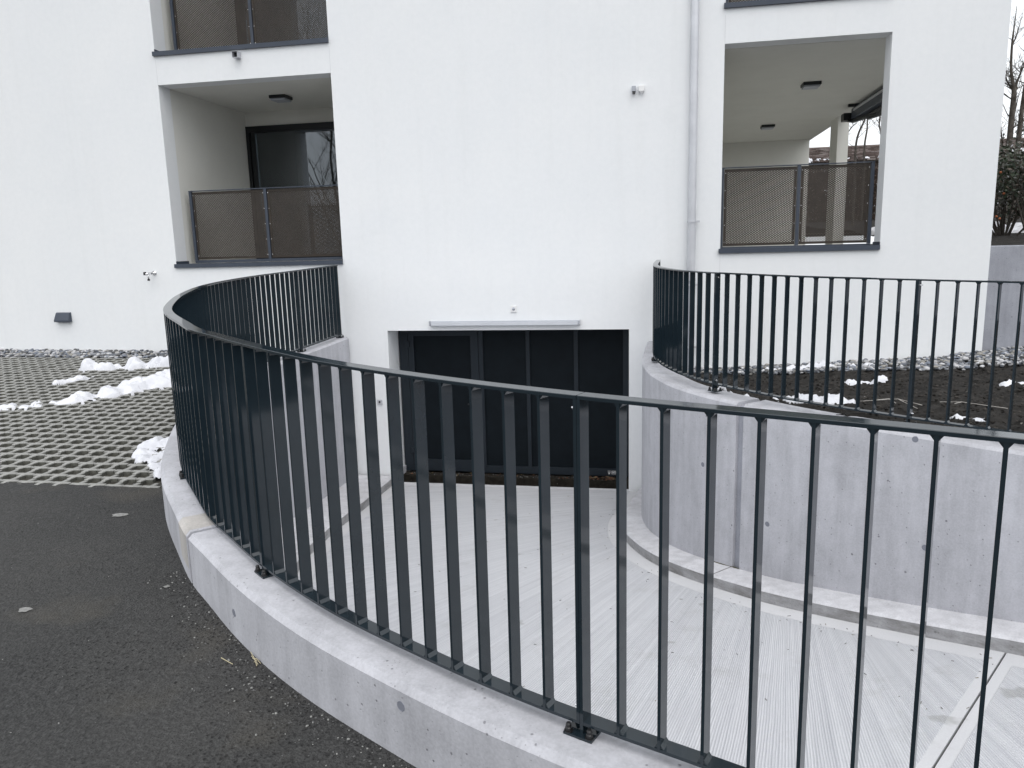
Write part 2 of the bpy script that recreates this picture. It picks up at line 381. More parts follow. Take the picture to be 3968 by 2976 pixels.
# the wider terrain
mb = MB()
mb.poly([(-600,-600,-4.3),(600,-600,-4.3),(600,600,-4.3),(-600,600,-4.3)])
tag(mb.build('ground', SOIL, fix=False), kind='structure')
mb = MB()                                                           # land round the yard, down to the wide terrain
mb.poly([(-30,-30,gz(-30,-30)),(12,-30,gz(12,-30)),(40,-90,-4.28),(-90,-90,-4.28)])
mb.poly([(-30,-30,gz(-30,-30)),(-90,-90,-4.28),(-90,60,-4.28),(-30,30,gz(-30,10))])
mb.poly([(12,-30,gz(12,-30)),(12,-3.5,gz(12,-3.5)),(60,-3.5,-4.28),(40,-90,-4.28)])
tag(mb.build('verge', SOIL, fix=True), kind='structure')

# grass pavers: square grid of cross-shaped cells
ax, ay = .1425, .150
def cross_mesh():
    mb = MB(); hx, hy = ax/2-.0024, ay/2-.0024; w1, w2, c = .0160, .018, .008
    pl = [(hx,-w1),(hx,w1),(c+.012,w1+.002),(w1+.002,c+.012),(w1,hy),(-w1,hy),(-w1-.002,c+.012),(-c-.012,w1+.002),(-hx,w1),(-hx,-w1),(-c-.012,-w1-.002),(-w1-.002,-c-.012),(-w1,-hy),(w1,-hy),(w1+.002,-c-.012),(c+.012,-w1-.002)]
    n = len(pl); k = 1.0
    for z, sc, sub in ((-.06, 1, .0), (-.006, 1, .0), (0, 1, .0045)):
        for x, y in pl:
            r = hypot(x, y); mb.v.append((x*(1-sub/r), y*(1-sub/r), z))
    for a in (0, n):
        for j in range(n): mb.f.append((a+j, a+(j+1)%n, a+n+(j+1)%n, a+n+j))
    mb.f.append(tuple(range(2*n, 3*n)))
    return mb
pav = bpy.data.objects.new('grass_paver_area', None); C.objects.link(pav); tag(pav, 'grey concrete grass pavers laid in a square grid beside the white wall', kind='structure')
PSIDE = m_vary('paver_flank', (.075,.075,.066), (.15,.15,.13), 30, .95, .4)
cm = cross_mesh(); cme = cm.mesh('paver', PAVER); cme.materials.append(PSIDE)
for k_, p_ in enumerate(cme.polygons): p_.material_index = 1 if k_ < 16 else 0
cells = []
for j in range(34):
    y = 4.65 + j*.1497 - .13
    for i in range(80):
        x = -3.15 - i*ax - .006*j
        yy = y + (x+4)*-.0
        d, off = OUT.near(x, yy)
        if off < .20 or x < -11.5 or yy > 9.50: continue
        cells.append((hypot(x, yy), x, yy))
cells.sort(); rest = MB()
for k, (dd, x, y) in enumerate(cells):
    z = gz(x, y) + random.uniform(-.004, .003)
    if k < 298:
        o = kid('grass_paver', cme, pav, Matrix.Translation((x, y, z)) @ Matrix.Rotation(random.uniform(-.012,.012), 4, 'Z') @ Matrix.Rotation(random.uniform(-.02,.02), 4, 'X'))
    else:
        i = len(rest.v); rest.v += [(vx+x, vy+y, vz+z) for vx, vy, vz in cm.v]; rest.f += [tuple(q+i for q in f) for f in cm.f]
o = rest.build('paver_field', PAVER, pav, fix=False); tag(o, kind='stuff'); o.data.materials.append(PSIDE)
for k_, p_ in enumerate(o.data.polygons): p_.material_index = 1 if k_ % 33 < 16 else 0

def pebble_shape(seed, n=2):
    bm = bmesh.new(); bmesh.ops.create_icosphere(bm, subdivisions=n, radius=1)
    for v in bm.verts: v.co *= 1+.22*noise.noise(v.co*1.1+Vector((seed*3.1,0,0)))
    vs_ = [v.co.copy() for v in bm.verts]; fs = [tuple(v.index for v in f.verts) for f in bm.faces]; bm.free(); return vs_, fs
SH2 = [pebble_shape(k, 2) for k in range(5)]; SH1 = [pebble_shape(k, 1) for k in range(5)]
def scatter(name, m, spots, shapes, smooth=True, flatz=.62):
    mb = MB(); R = random.random
    for x, y, z, r in spots:
        vs_, fs = random.choice(shapes); rot = Matrix.Rotation(R()*6.28, 3, 'Z') @ Matrix.Rotation(R()*.7-.35, 3, 'X')
        sx, sy, sz = r*(.8+.5*R()), r*(.7+.3*R()), r*flatz*(.7+.5*R()); i = len(mb.v)
        for v in vs_:
            p = rot @ Vector((v.x*sx, v.y*sy, v.z*sz)); mb.v.append((x+p.x, y+p.y, z+p.z))
        mb.f += [tuple(q+i for q in f) for f in fs]
    return mb.build(name, m, smooth=smooth, fix=False)
# chipping in the paver cells
sp = []
for _ in range(3600):
    x, y = random.uniform(-8.5,-3.2), 4.5+5*random.random()**1.7
    if OUT.near(x, y)[1] < .15: continue
    sp.append((x, y, gz(x,y)-.029, random.uniform(.002,.007)))
tag(scatter('chipping', CHIP, sp, SH1), 'fine dark chippings filling the cells of the grass pavers', kind='stuff')
mb = MB()
for dd, x, y in cells[:900]:
    if random.random() < .55: continue
    cx_, cy_ = x+ax/2, y+ay/2; r_ = random.uniform(.035,.058); n_ = 7; z_ = gz(cx_,cy_)-.028; top = random.uniform(.006,.022)
    if OUT.near(cx_, cy_)[1] < .2: continue
    ring = [(cx_+cos(2*pi*q/n_)*r_*random.uniform(.7,1.1), cy_+sin(2*pi*q/n_)*r_*random.uniform(.7,1.1), z_) for q in range(n_)]
    i = len(mb.v); mb.v += ring+[(cx_+random.uniform(-.01,.01), cy_+random.uniform(-.01,.01), z_+top)]; mb.f += [(i+q, i+(q+1)%n_, i+n_) for q in range(n_)]
tag(mb.build('cell_soil', m_soil('mossy_fill', (.035,.034,.026), (.10,.095,.075), 22), smooth=True, fix=False), 'uneven heaps of earth and moss in the paver cells', kind='stuff')
# pebble strip along the left facade
sp = []
for _ in range(2300):
    x = random.uniform(-11.5,-4.45); y = random.uniform(9.50, 10.0)
    sp.append((x, y, gz(x,y)-.012+random.uniform(0,.03)+ (y-9.5)*.03, random.uniform(.016,.036)))
tag(scatter('pebble_strip', PEB, sp, SH2), 'strip of round grey river pebbles along the foot of the left facade', kind='stuff')
# loose grit along the foot of the kerb wall
sp = []
for _ in range(2600):
    s = random.uniform(0, 7.2); d = .125+abs(random.gauss(0,.09)); p = OUT.pt(s, d)
    if p.y > PY+.1: continue
    sp.append((p.x, p.y, gz(p.x,p.y)+.001, random.uniform(.002,.0065)))
for _ in range(900):
    x, y = random.uniform(-4.5,0), random.uniform(1.3,4.4)
    if OUT.near(x,y)[1] < .13: continue
    sp.append((x, y, gz(x,y)+.001, random.uniform(.0015,.004)))
tag(scatter('loose_grit', CHIP, sp, SH1), 'loose dark grit on the asphalt along the foot of the curved wall', kind='stuff')

# ------------------------------------------------------------------ snow: height fields
def snow_patch(name, label, blobs, base, cell=.02, amp=.35, seed=0, thr=.0, group=None, lump=9):
    xs = [b[0]-b[2] for b in blobs]+[b[0]+b[2] for b in blobs]; ys = [b[1]-b[2] for b in blobs]+[b[1]+b[2] for b in blobs]
    x0, x1, y0, y1 = min(xs)-.1, max(xs)+.1, min(ys)-.1, max(ys)+.1
    nx, ny = int((x1-x0)/cell)+1, int((y1-y0)/cell)+1; idx = {}; mb = MB()
    def H(x, y):
        h = -1
        for bx, by, r, hh in blobs:
            q = 1-((x-bx)**2+(y-by)**2)/(r*r)
            h = max(h, hh*q**.45 if q > 0 else max(-.3, q*.25))
        if h <= -.12: return -.2
        n1 = noise.fractal(Vector((x*lump*.8+seed, y*lump*.8, seed)), 1.2, 2, 3); n1 = min(n1, .35+.25*(n1-.35)); n2 = noise.noise(Vector((x*3.1, y*3.1, seed+5)))
        return (h*(1+amp*1.3*n1+.5*n2) if h > 0 else h) - .018 + .085*n1*amp + .03*n2*amp + .02*amp*noise.noise(Vector((x*31,y*31,seed))) - thr
    g = [[H(x0+i*cell, y0+j*cell) for j in range(ny+1)] for i in range(nx+1)]
    for i in range(nx):
        for j in range(ny):
            q = [g[i][j], g[i+1][j], g[i+1][j+1], g[i][j+1]]
            if max(q) <= 0 or min(q) < -.19: continue
            f = []
            for di, dj in ((0,0),(1,0),(1,1),(0,1)):
                k = (i+di, j+dj)
                if k not in idx:
                    x, y = x0+k[0]*cell, y0+k[1]*cell; idx[k] = mb.vert((x, y, base(x,y)+max(-.06, g[k[0]][k[1]])))
                f.append(idx[k])
            mb.f.append(tuple(f))
    o = mb.build(name, SNOW, smooth=True, fix=False); return tag(o, label, 'snow', group)
def chain(pts, n=10):
    out = []
    for a, b in zip(pts, pts[1:]):
        for k in range(n):
            t = k/n; out.append(tuple(a[i]+(b[i]-a[i])*t for i in range(4)))
    return out + [pts[-1]]
snow_patch('snow_ridge', 'long lumpy snow ridge across the grass pavers, the nearer of the two', chain([(-6.50,6.52,.05,.022),(-6.35,6.66,.07,.028),(-6.15,6.80,.10,.04),(-6.02,6.98,.14,.085),(-5.93,7.12,.08,.04),(-5.86,7.25,.15,.075),(-5.80,7.50,.20,.07),(-5.82,7.75,.27,.09),(-5.6,8.05,.38,.11),(-5.2,8.25,.42,.12),(-4.7,8.4,.40,.11)]), gz, .02, .45, 3)
snow_patch('snow_ridge', 'broken snow ridge with dirty lumps farther back, close to the pebble strip', chain([(-7.40,8.66,.06,.05),(-7.30,8.66,.12,.12),(-7.18,8.66,.09,.07),(-7.0,8.72,.12,.07),(-6.82,8.78,.08,.05),(-6.72,8.80,.13,.11),(-6.6,8.86,.07,.04),(-6.45,8.98,.13,.09),(-6.2,9.08,.16,.12),(-5.9,9.2,.18,.13),(-5.3,9.3,.16,.10)]), gz, .018, .6, 11)
snow_patch('snow_patch', 'flat white snow patch against the outside of the curved wall', chain([(-3.50,4.72,.04,.02),(-3.66,5.0,.11,.028),(-3.85,5.28,.24,.038),(-4.02,5.55,.22,.036)]), gz, .015, .6, 21)
snow_patch('snow_patch', 'thin icy smear of snow at the tip of the long ridge', chain([(-6.75,6.5,.06,.018),(-6.62,6.6,.09,.022),(-6.42,6.74,.11,.024)]), lambda x,y: gz(x,y)-.004, .02, .8, 31, .0)
snow_patch('snow_streak', 'narrow snow streak lying between the two ridges on the pavers', chain([(-6.98,7.75,.06,.035),(-6.9,7.95,.07,.045),(-6.85,8.15,.06,.035)]), gz, .015, .4, 41)

# ------------------------------------------------------------------ ramp: kerbs, floor, walls
kin = lerp_tab([(0,-3.195),(1.2,-3.10),(2.0,-3.0),(2.4,-2.94),(2.9,-2.868),(3.48,-2.785),(3.9,-2.735),(4.6,-2.64),(4.9,-2.60),(5.3,-2.545),(5.86,-2.46),(9.0,-2.04),(12,-1.66)])
gofs = lerp_tab([(0,.17),(.6,.24),(1.6,.33),(2.4,.36),(20,.36)])
# stations: (s on inner curve, s on outer curve)
so_f = OUT.L
pairs = lerp_tab([(0, so_f),(1.5, so_f-1.45),(2.0, so_f-2.6),(2.6, OUT.near(-3.9,6.0)[0]),(3.2, OUT.near(-3.05,4.3)[0]),(3.9, OUT.near(-2.0,3.1)[0]),(4.7, OUT.near(-1.0,2.4)[0]),(5.6, OUT.near(.05,1.87)[0]),(7.0, OUT.near(1.3,1.3)[0]),(9.0, OUT.near(2.6,.8)[0]),(11, 0)])
WO = .54
inv = lerp_tab(sorted([(pairs(i*.05), i*.05) for i in range(221)]))
ko = lambda s: kin(inv(s)) - .0 + (0.0 if inv(s) > 2.6 else -.08*min(1, max(0, (inv(s)-0)/1.5))*(1 if inv(s) < 2 else (2.6-inv(s))/.6))
def floor_pt(si, t):
    a = GAR.pt(si, gofs(si)); b = OUT.pt(pairs(si), -.13-WO)
    za, zb = kin(si)-.105, ko(pairs(si))-.12
    p = a.lerp(b, t); p.z = za+(zb-za)*t; return p
rib_ang = lerp_tab([(-1.2,8),(0,14),(1.0,32),(2.3,57),(2.9,63),(4.0,74),(4.4,80),(4.8,88),(5.0,96),(5.4,101),(12,104)])
RIBL = []; _v = 0; _prev = None
for _i in range(-60, 601):
    _s = _i*.02
    _p = GAR.pt(max(0,_s), gofs(max(0,_s))).xy + (Vector((0, -_s)) if _s < 0 else Vector((0,0)))
    _a = radians(rib_ang(_s)); _d = Vector((-cos(_a), -sin(_a)))                # from the inner kerb outwards
    if _prev is not None:
        _q0, _q1 = _prev[0]+_prev[1]*1.9, _p+_d*1.9; _v += abs((_q1-_q0).dot(Vector((-_d.y, _d.x))))
    RIBL.append((_p, _d, _v)); _prev = (_p, _d)
def rib_v(x, y):
    P = Vector((x, y)); last = None; best = None
    for p, d, v in RIBL[::3]:
        c = d.x*(P.y-p.y)-d.y*(P.x-p.x)
        if last is not None and (c > 0) != (last[0] > 0) and (P-p).dot(d) > -.3:
            k = last[0]/(last[0]-c); w_ = last[1]+(v-last[1])*k; dd = (P-p).length
            if best is None or dd < best[0]: best = (dd, w_)
        last = (c, v)
    return best[1] if best else RIBL[0][2]
def slab(name, s0, s1, joint_at, label=None):
    n = int((s1-s0)/.07)+1; m = 24; mb = MB(); uv = []; ed = []
    for k in range(n+1):
        s = s0+(s1-s0)*k/n; W = (floor_pt(s,0)-floor_pt(s,1)).length
        mid = None
        for j in range(m+1):
            t = j/m; 
            if j == 1: t = .17/W
            if j == m-1: t = 1-.17/W
            p = floor_pt(s, t); mb.v.append(tuple(p))
            u = t*W; uv.append((u, rib_v(p.x, p.y))); ed.append((min(u, W-u), min(abs(s-joint_at)*1.6, 9)))
    for k in range(n):
        for j in range(m):
            a = k*(m+1)+j; mb.f.append((a, a+1, a+m+2, a+m+1))
    # edges downwards
    for k, sgn in ((0,1),(n,-1)):
        i = len(mb.v); rng = [k*(m+1)+j for j in range(m+1)]
        for q in rng: mb.v.append((mb.v[q][0], mb.v[q][1], mb.v[q][2]-.12)); uv.append(uv[q]); ed.append((0,0))
        for j in range(m): mb.f.append((rng[j], i+j, i+j+1, rng[j+1]))
    me = mb.mesh(name, RIB)
    for nm, arr in (('uv', uv), ('edge', ed)):
        l = me.uv_layers.new(name=nm)
        for lp in me.loops: l.data[lp.index].uv = arr[lp.vertex_index]
    bm = bmesh.new(); bm.from_mesh(me); bmesh.ops.recalc_face_normals(bm, faces=bm.faces)
    if sum(f.normal.z for f in bm.faces) < 0: bmesh.ops.reverse_faces(bm, faces=bm.faces)
    bm.to_mesh(me); bm.free()
    return me
ramp = bpy.data.objects.new('ramp_floor', None); C.objects.link(ramp); tag(ramp, 'pale ribbed concrete driveway ramp curving down to the garage door', kind='structure')
SJ = 5.83
kid('floor_slab', slab('floor_slab', -.0, SJ-.006, SJ), ramp)
kid('floor_slab', slab('floor_slab', SJ+.006, 10.8, SJ), ramp)
mb = MB()                                                           # dark joint bed and strip up to the gutter
for k in range(2):
    pass
pA, pB = floor_pt(SJ-.03,0), floor_pt(SJ-.03,1); pC, pD = floor_pt(SJ+.03,1), floor_pt(SJ+.03,0)
mb.poly([(p.x,p.y,p.z-.025) for p in (pA,pB,pC,pD)]); mb.build('joint_bed', DIRT, ramp)
mb = MB(); mb.box(-3.64,-.24,9.94,10.062,-3.5,-3.312); mb.build('floor_edge', CONC_TOP, ramp)
# kerbs
kb = thing('kerb', 'smooth concrete kerb along the foot of the inner garden wall', 'kerb', tuple(GAR.pt(3,.3,kin(3)-.1)))
for a, b in ((0.0, 3.733),(3.744, 8.0),(8.006, 12)):
    sweep(MB(), GAR, a, b, [(.105, lambda s: kin(s)-.35),(.105, lambda s: kin(s)+.006),(lambda s: gofs(s)-.018, lambda s: kin(s)),(lambda s: gofs(s), lambda s: kin(s)-.018),(lambda s: gofs(s)-.002, lambda s: kin(s)-.35)]).build('kerb_section', CONC_TOP, kb)
kb = thing('kerb', 'wide concrete kerb inside the outer curved wall, seen between the bars', 'kerb', tuple(OUT.pt(7,-.4,-3.1)))
sweep(MB(), OUT, .3, OUT.L+.0, [(-.125, lambda s: ko(s)-.35),(-.125, lambda s: ko(s)+.01),(-.13-WO+.018, lambda s: ko(s)),(-.13-WO, lambda s: ko(s)-.018),(-.13-WO, lambda s: ko(s)-.35)]).build('kerb_section', CONC_TOP, kb)

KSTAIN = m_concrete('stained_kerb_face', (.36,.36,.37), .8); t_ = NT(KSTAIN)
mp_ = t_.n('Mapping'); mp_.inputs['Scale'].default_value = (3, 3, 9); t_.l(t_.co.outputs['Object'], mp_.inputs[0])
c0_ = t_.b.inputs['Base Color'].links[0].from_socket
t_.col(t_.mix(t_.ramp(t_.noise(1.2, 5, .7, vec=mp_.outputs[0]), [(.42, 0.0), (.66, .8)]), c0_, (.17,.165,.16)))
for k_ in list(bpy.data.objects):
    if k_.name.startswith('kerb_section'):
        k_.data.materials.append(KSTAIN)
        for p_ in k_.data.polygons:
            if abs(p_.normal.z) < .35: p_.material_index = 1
# outer parapet wall
ow = thing('parapet_wall', 'low curved concrete wall with bevelled top between asphalt and ramp', 'wall', tuple(OUT.pt(5,0,-1.7)))
SG = OUT.near(-2.17,3.28)[0]                                        # vertical dummy joint
def wallsec(cv, s0, s1, oo, oi, dz, zo, zi, nm, par, m=CONC, side=1):
    ch = .022
    return sweep(MB(), cv, s0, s1, [(oo, zo),(oo, -dz-ch),(oo-ch*side, -dz),(oi+ch*side, -dz),(oi, -dz-ch),(oi, zi)]).build(nm, m, par)
ZO = lambda s: -2.2; ZI = lambda s: ko(s)-.3
seg = [0, SG-.012]; 
wallsec(OUT, 0, SG-.014, .117, -.13, DW, ZO, ZI, 'wall_section', ow)
wallsec(OUT, SG+.014, OUT.near(-4.28,7.5)[0]-.012, .117, -.13, DW, ZO, ZI, 'wall_section', ow)
wallsec(OUT, OUT.near(-4.28,7.5)[0]+.012, OUT.L+.045, .117, -.13, DW, ZO, ZI, 'wall_section', ow)
for sg in (SG, OUT.near(-4.28,7.5)[0]):
    wallsec(OUT, sg-.016, sg+.016, .100, -.113, DW+.018, ZO, ZI, 'joint_strip', ow, CONC_OLD)
sweep(MB(), OUT, SG+.04, SG+.24, [(.118,-DW-.20),(.118,-DW-.0225),(.0955,-DW+.001),(-.1085,-DW+.001),(-.108,-DW-.01),(.1,-DW-.2)]).build('mortar_patch', m_concrete('repair_mortar', (.45,.43,.41), .6), ow)
# garden retaining wall
gw = thing('garden_wall', 'tall curved concrete retaining wall on the right side of the ramp', 'wall', tuple(GAR.pt(4,0,-2.9)))
GJ = GAR.near(.803,6.368)[0]
for a, b in ((0, GJ-.036),(GJ+.036, 5.9-.004),(5.9+.004, 12)):
    if a == 0: a = -.0
    wallsec(GAR, a, b, .112, -.18, DG, lambda s: kin(s)-.35, ZO, 'wall_section', gw)
wallsec(GAR, GJ-.04, GJ+.04, .082, -.15, DG+.03, lambda s: kin(s)-.35, ZO, 'joint_strip', gw, CONC_OLD)
mb = MB(); mb.box(-.05,.235,9.9,9.998,-3.6,-.215-DG-.022); mb.build('wall_end', CONC, gw)
MOSS = m_vary('moss_stain', (.035,.038,.020), (.11,.105,.07), 14, .95, .3)
sweep(MB(), GAR, GJ-.62, GJ+.16, [(.108, lambda s: kin(s)+.012*max(.1, min(1, (s-GJ+.6)*3, (GJ+.15-s)*6))),(lambda s: .110+(.018+.016*noise.noise(Vector((s*9,0,0))))*max(0, min(1, (s-GJ+.6)*3, (GJ+.15-s)*6)), lambda s: kin(s)+.002),(.108, lambda s: kin(s)-.005)], .03).build('moss_line', MOSS, gw)
# formwork tie plugs, placed on the wall faces by distance along the wall and height
PLUGM = mat('plug_mortar', (.19,.20,.235), .85)
def plug(cv, s, z, off, side, par, r=.021, m=PLUGM):
    p = cv.pt(s, off); n = cv.nrm(s); mb = MB(); mb.lathe((0,0,0), [(r, -.02),(r, .0008),(r*.93, .0016),(r*.86, .0006),(.001, .0006)], 16)
    R = Vector((n.x, n.y, 0)).to_track_quat('Z', 'Y').to_matrix().to_4x4(); me = mb.mesh('tie_plug', m)
    return kid('tie_plug', me, par, Matrix.Translation((p.x, p.y, z)) @ R)
def pix(px, py):
    cxp, cyp, F = 1984, 1488, 2925.57; return rt*((px-cxp)/F) + dn*((py-cyp)/F) + fw
def hit(cv, px, py, off):
    v = pix(px, py); best = None
    for i in range(400):
        s = cv.L*i/400; p = cv.pt(s, off); c = p.x*v.y-p.y*v.x
        if p.x*v.x+p.y*v.y > 0 and (best is None or abs(c) < best[0]): best = (abs(c), s, p)
    s, p = best[1], best[2]; return s, v.z*hypot(p.x,p.y)/hypot(v.x,v.y)
for px, py in ((3550,1703),(2946,1667),(2722,1800),(2975,2031),(3581,2122)):
    s, z = hit(GAR, px, py, .112); plug(GAR, s, z, .112, 1, gw)
for px, py in ((1549,2737),(905,2375)):
    v = pix(px, py); u = v.xy.normalized(); cand = []
    for i in range(900):
        p = OUT.pt(i*.01, .117)
        if abs(p.x*u.y-p.y*u.x) < .02 and p.xy.dot(u) > 0: cand.append((abs(p.x*u.y-p.y*u.x)+p.xy.length*.2, i*.01))
    s = min(cand)[1]; p = OUT.pt(s, .117)
    plug(OUT, s, v.z*hypot(p.x,p.y)/hypot(v.x,v.y), .117, 1, ow, .018)

# ------------------------------------------------------------------ railings
BW = .048
def baluster_mesh():
    mb = MB(); h = HB; w = BW/2; t = .0045
    mb.box(-t, t, -w, w, 0, h)
    for z, k in ((0, 1), (h, -1)):                                   # weld fillets
        for sx in (-1, 1):
            a = [(sx*t, -w*.9, z), (sx*(t+.009), -w*.9, z), (sx*t, -w*.9, z+k*.012)]; b = [(x, w*.9, zz) for x, _, zz in a]
            i = len(mb.v); mb.v += a+b; mb.f += [(i,i+1,i+2),(i+3,i+5,i+4),(i,i+3,i+4,i+1),(i+1,i+4,i+5,i+2)]
    return mb.mesh('baluster', STEEL)
BAL = baluster_mesh()
capm = MB(); capm.lathe((0,0,0), [(.0135,0),(.0135,.003),(.0105,.003),(.0105,.012),(.0085,.014),(.0085,.022),(.006,.026)], 10); CAP = capm.mesh('bolt_cap', BRACKET, False)
PLT = MB().box(-.046,.046,-.0415,.0415,0,.008).mesh('base_plate', STEEL)
BOLT = MB().lathe((0,0,0), [(.007,0),(.007,.01),(.004,.01),(.004,.018)], 8, 'y').mesh('joint_bolt', CHROME)
def railing(cv, label, s_ref, post_ref, s_from, s_to, stub, inward, group):
    base = cv.at(s_ref); r = thing('steel_railing', label, 'railing', (base.x, base.y, base.z-HB))
    k0 = math.ceil((s_from-post_ref)/.12); k1 = math.floor((s_to-post_ref)/.12); posts = []
    for k in range(k0, k1+1):
        s = post_ref+k*.12; p = cv.pt(s, -BW/2); t = cv.tan(s); ang = atan2(t.y, t.x); z = cv.at(s).z-HB
        if k % 14 == 0 or k == (k1 if s_to > post_ref+1 and cv is OUT else k0 if cv is GAR else 1e9):
            posts.append(s)
            R = Matrix.Rotation(ang, 4, 'Z'); T = Matrix.Translation((p.x, p.y, z))
            mb = MB(); mb.box(-.0105, -.0005, -BW/2-.001, BW/2+.001, -stub, HB-.0005); mb.box(.0005, .0105, -BW/2-.001, BW/2+.001, .0, HB-.0005)
            me = mb.mesh('post', STEEL); po = kid('post', me, r, T @ R)
            pl = kid('base_plate', PLT, r, T @ Matrix.Translation((0,0,-stub-.008)) @ R)
            for x, y in ((-.034,-.030),(.034,-.030),(-.034,.030),(.034,.030)):
                b = bpy.data.objects.new('bolt_cap', CAP); C.objects.link(b); b.parent = pl; b.matrix_parent_inverse = pl.matrix_world.inverted(); M_ = T @ R @ Matrix.Translation((x,y,-stub)); b.matrix_basis = M_
            for zz in (HB-.03, .028):
                b = bpy.data.objects.new('joint_bolt', BOLT); C.objects.link(b); b.parent = po; b.matrix_parent_inverse = po.matrix_world.inverted()
                b.matrix_basis = T @ R @ Matrix.Translation((.011, -.004, zz)) @ Matrix.Rotation(pi/2, 4, 'Z')
            continue
        kid('baluster', BAL, r, Matrix.Translation((p.x, p.y, z)) @ Matrix.Rotation(ang, 4, 'Z'))
    posts = sorted(posts); cuts = [s_from] + [s for s in posts if s_from+.2 < s < s_to-.2] + [s_to]
    for a, b in zip(cuts, cuts[1:]):
        sweep(MB(), cv, a+.0012, b-.0012, [(.001,0),(.001,.009),(-.0005,.0105),(-.0495,.0105),(-.051,.009),(-.051,0)], .05).build('handrail', STEEL, r)
        sweep(MB(), cv, a+.0012, b-.0012, [(0,-HB-.010),(0,-HB),(-.05,-HB),(-.05,-HB-.010)], .05).build('bottom_rail', STEEL, r)
    return r
p_ref = OUT.near(-.188,1.961)[0] + .007
railing(OUT, 'long anthracite railing on the low outer wall, curving from the foreground round to the left', S0+4, p_ref, .05, OUT.L-.02, .038, -1, None)
g_ref = GAR.near(.53,6.685)[0]
railing(GAR, 'anthracite railing of flat bars on the inner wall, around the dark garden bed', 4, g_ref, .02, 11.5, .062, -1, None)

# ------------------------------------------------------------------ garden bed
def gard_z(x, y):
    d, off = GAR.near(x, y); a = -1.37 - .0*d
    t = min(1, max(0, (y-(5.6 if x > 2 else 6.2))/3.2)); f = -1.335 + (-1.64 + .058*max(0, x-1) + 1.335)*t
    if x > 3.6: f += .05*min(1, (x-2.9)/1.4)*min(1, max(0,(y-7.5)/1.5))
    return f
mb = MB(); idx = {}; cell = .045; X0, X1, Y0, Y1 = 0.0, 9.0, 1.5, 10.02
nx, ny = int((X1-X0)/cell), int((Y1-Y0)/cell)
near_cache = {}
def inside(x, y):
    k = (round(x*8), round(y*8))
    d, off = GAR.near(x, y); return off < -.06 and d > 0
coarse = {}
for i in range(0, nx+1):
    for j in range(0, ny+1):
        k = (i//3, j//3)
        if k not in coarse: coarse[k] = GAR.near(X0+(k[0]*3+1)*cell, Y0+(k[1]*3+1)*cell)[1]
def gh(x, y):
    v = Vector((x, y, 0))
    return gard_z(x, y) + .030*noise.fractal(v*2.2, 1, 2, 3) + .034*noise.fractal(v*11, .9, 2.1, 4) + .026*abs(noise.noise(v*23))
for i in range(nx):
    for j in range(ny):
        c = coarse[((i)//3, (j)//3)]
        if c > .12: continue
        x, y = X0+(i+.5)*cell, Y0+(j+.5)*cell
        if c > -.35 and GAR.near(x, y)[1] > -.10: continue
        if x > 5.5 and (i+j) % 1: continue
        f = []
        for di, dj in ((0,0),(1,0),(1,1),(0,1)):
            k = (i+di, j+dj)
            if k not in idx: xx, yy = X0+k[0]*cell, Y0+k[1]*cell; idx[k] = mb.vert((xx, yy, gh(xx, yy)))
            f.append(idx[k])
        mb.f.append(tuple(f))
tag(mb.build('garden_soil', SOIL, smooth=False, fix=False), kind='structure')
sp = []
for _ in range(10000):
    x, y = random.uniform(.2,5), random.uniform(4.5,9.6)
    if GAR.near(x,y)[1] > -.2: continue
    sp.append((x, y, gh(x,y)+.002, random.uniform(.005,.024)*random.random()**.6))
tag(scatter('soil_clods', m_rand('soil_clod', [(.022,.020,.018),(.034,.031,.028),(.06,.055,.05),(.014,.013,.012),(.045,.042,.038)], .95, .1), sp, SH1, smooth=False), 'dark crumbly clods of earth over the garden bed', kind='stuff')
front = lerp_tab([(.2,9.7),(.8,9.6),(1.7,9.5),(2.6,9.38),(3.4,9.2),(4.2,9.0),(6,8.9)])
sp = []
while len(sp) < 4200:
    x = random.uniform(.2,6.2); fy = front(x); y = random.uniform(fy-.04, 10.1)
    if x < 1.4 and random.random() < .45: continue
    sp.append((x, y, gard_z(x,y)+.01+random.uniform(0,.035), random.uniform(.015,.034)))
tag(scatter('pebble_strip', PEB, sp, SH2), 'band of rounded grey and white pebbles along the right facade foot', kind='stuff')
def gsnow(label, blobs, **k): return snow_patch('snow_patch', label, chain(blobs, 6), lambda x, y: gh(x, y)+k.get('lift', 0), .02, .5, k.get('seed', 50), group=None)
gsnow('white snow strip lying on the pebbles beside the facade', [(1.35,9.62,.05,.05),(1.75,9.6,.07,.06),(2.2,9.66,.07,.06),(2.6,9.6,.06,.05)], seed=51, lift=.02)
gsnow('longest snow remnant on the soil just behind the railing', [(1.08,6.75,.06,.05),(1.25,6.66,.11,.055),(1.45,6.54,.13,.055),(1.6,6.56,.08,.05)], seed=52)
gsnow('small snow remnant left of the longest one on the dark soil', [(.74,7.08,.045,.045),(.85,6.98,.05,.045)], seed=53)
gsnow('flat snow flake patch in the middle of the soil near the pebbles', [(2.05,8.6,.05,.045),(2.3,8.55,.075,.05),(2.45,8.55,.05,.04)], seed=54)
gsnow('snow remnant at the right part of the bed below the pebble slope', [(3.4,8.0,.06,.045),(3.6,8.0,.08,.05),(3.8,8.05,.05,.04)], seed=55)
gsnow('small snow crumbs on the soil beside the bottom rail, right side', [(2.28,6.15,.045,.04),(2.42,6.05,.055,.045)], seed=56)
gsnow('snow remnant beside the rail post at the far right of the bed', [(3.0,5.45,.05,.045),(3.3,5.3,.09,.05)], seed=57)
gsnow('tiny snow lump on the soil by the first rail post', [(.62,7.42,.05,.07),(.68,7.5,.05,.06)], seed=58)
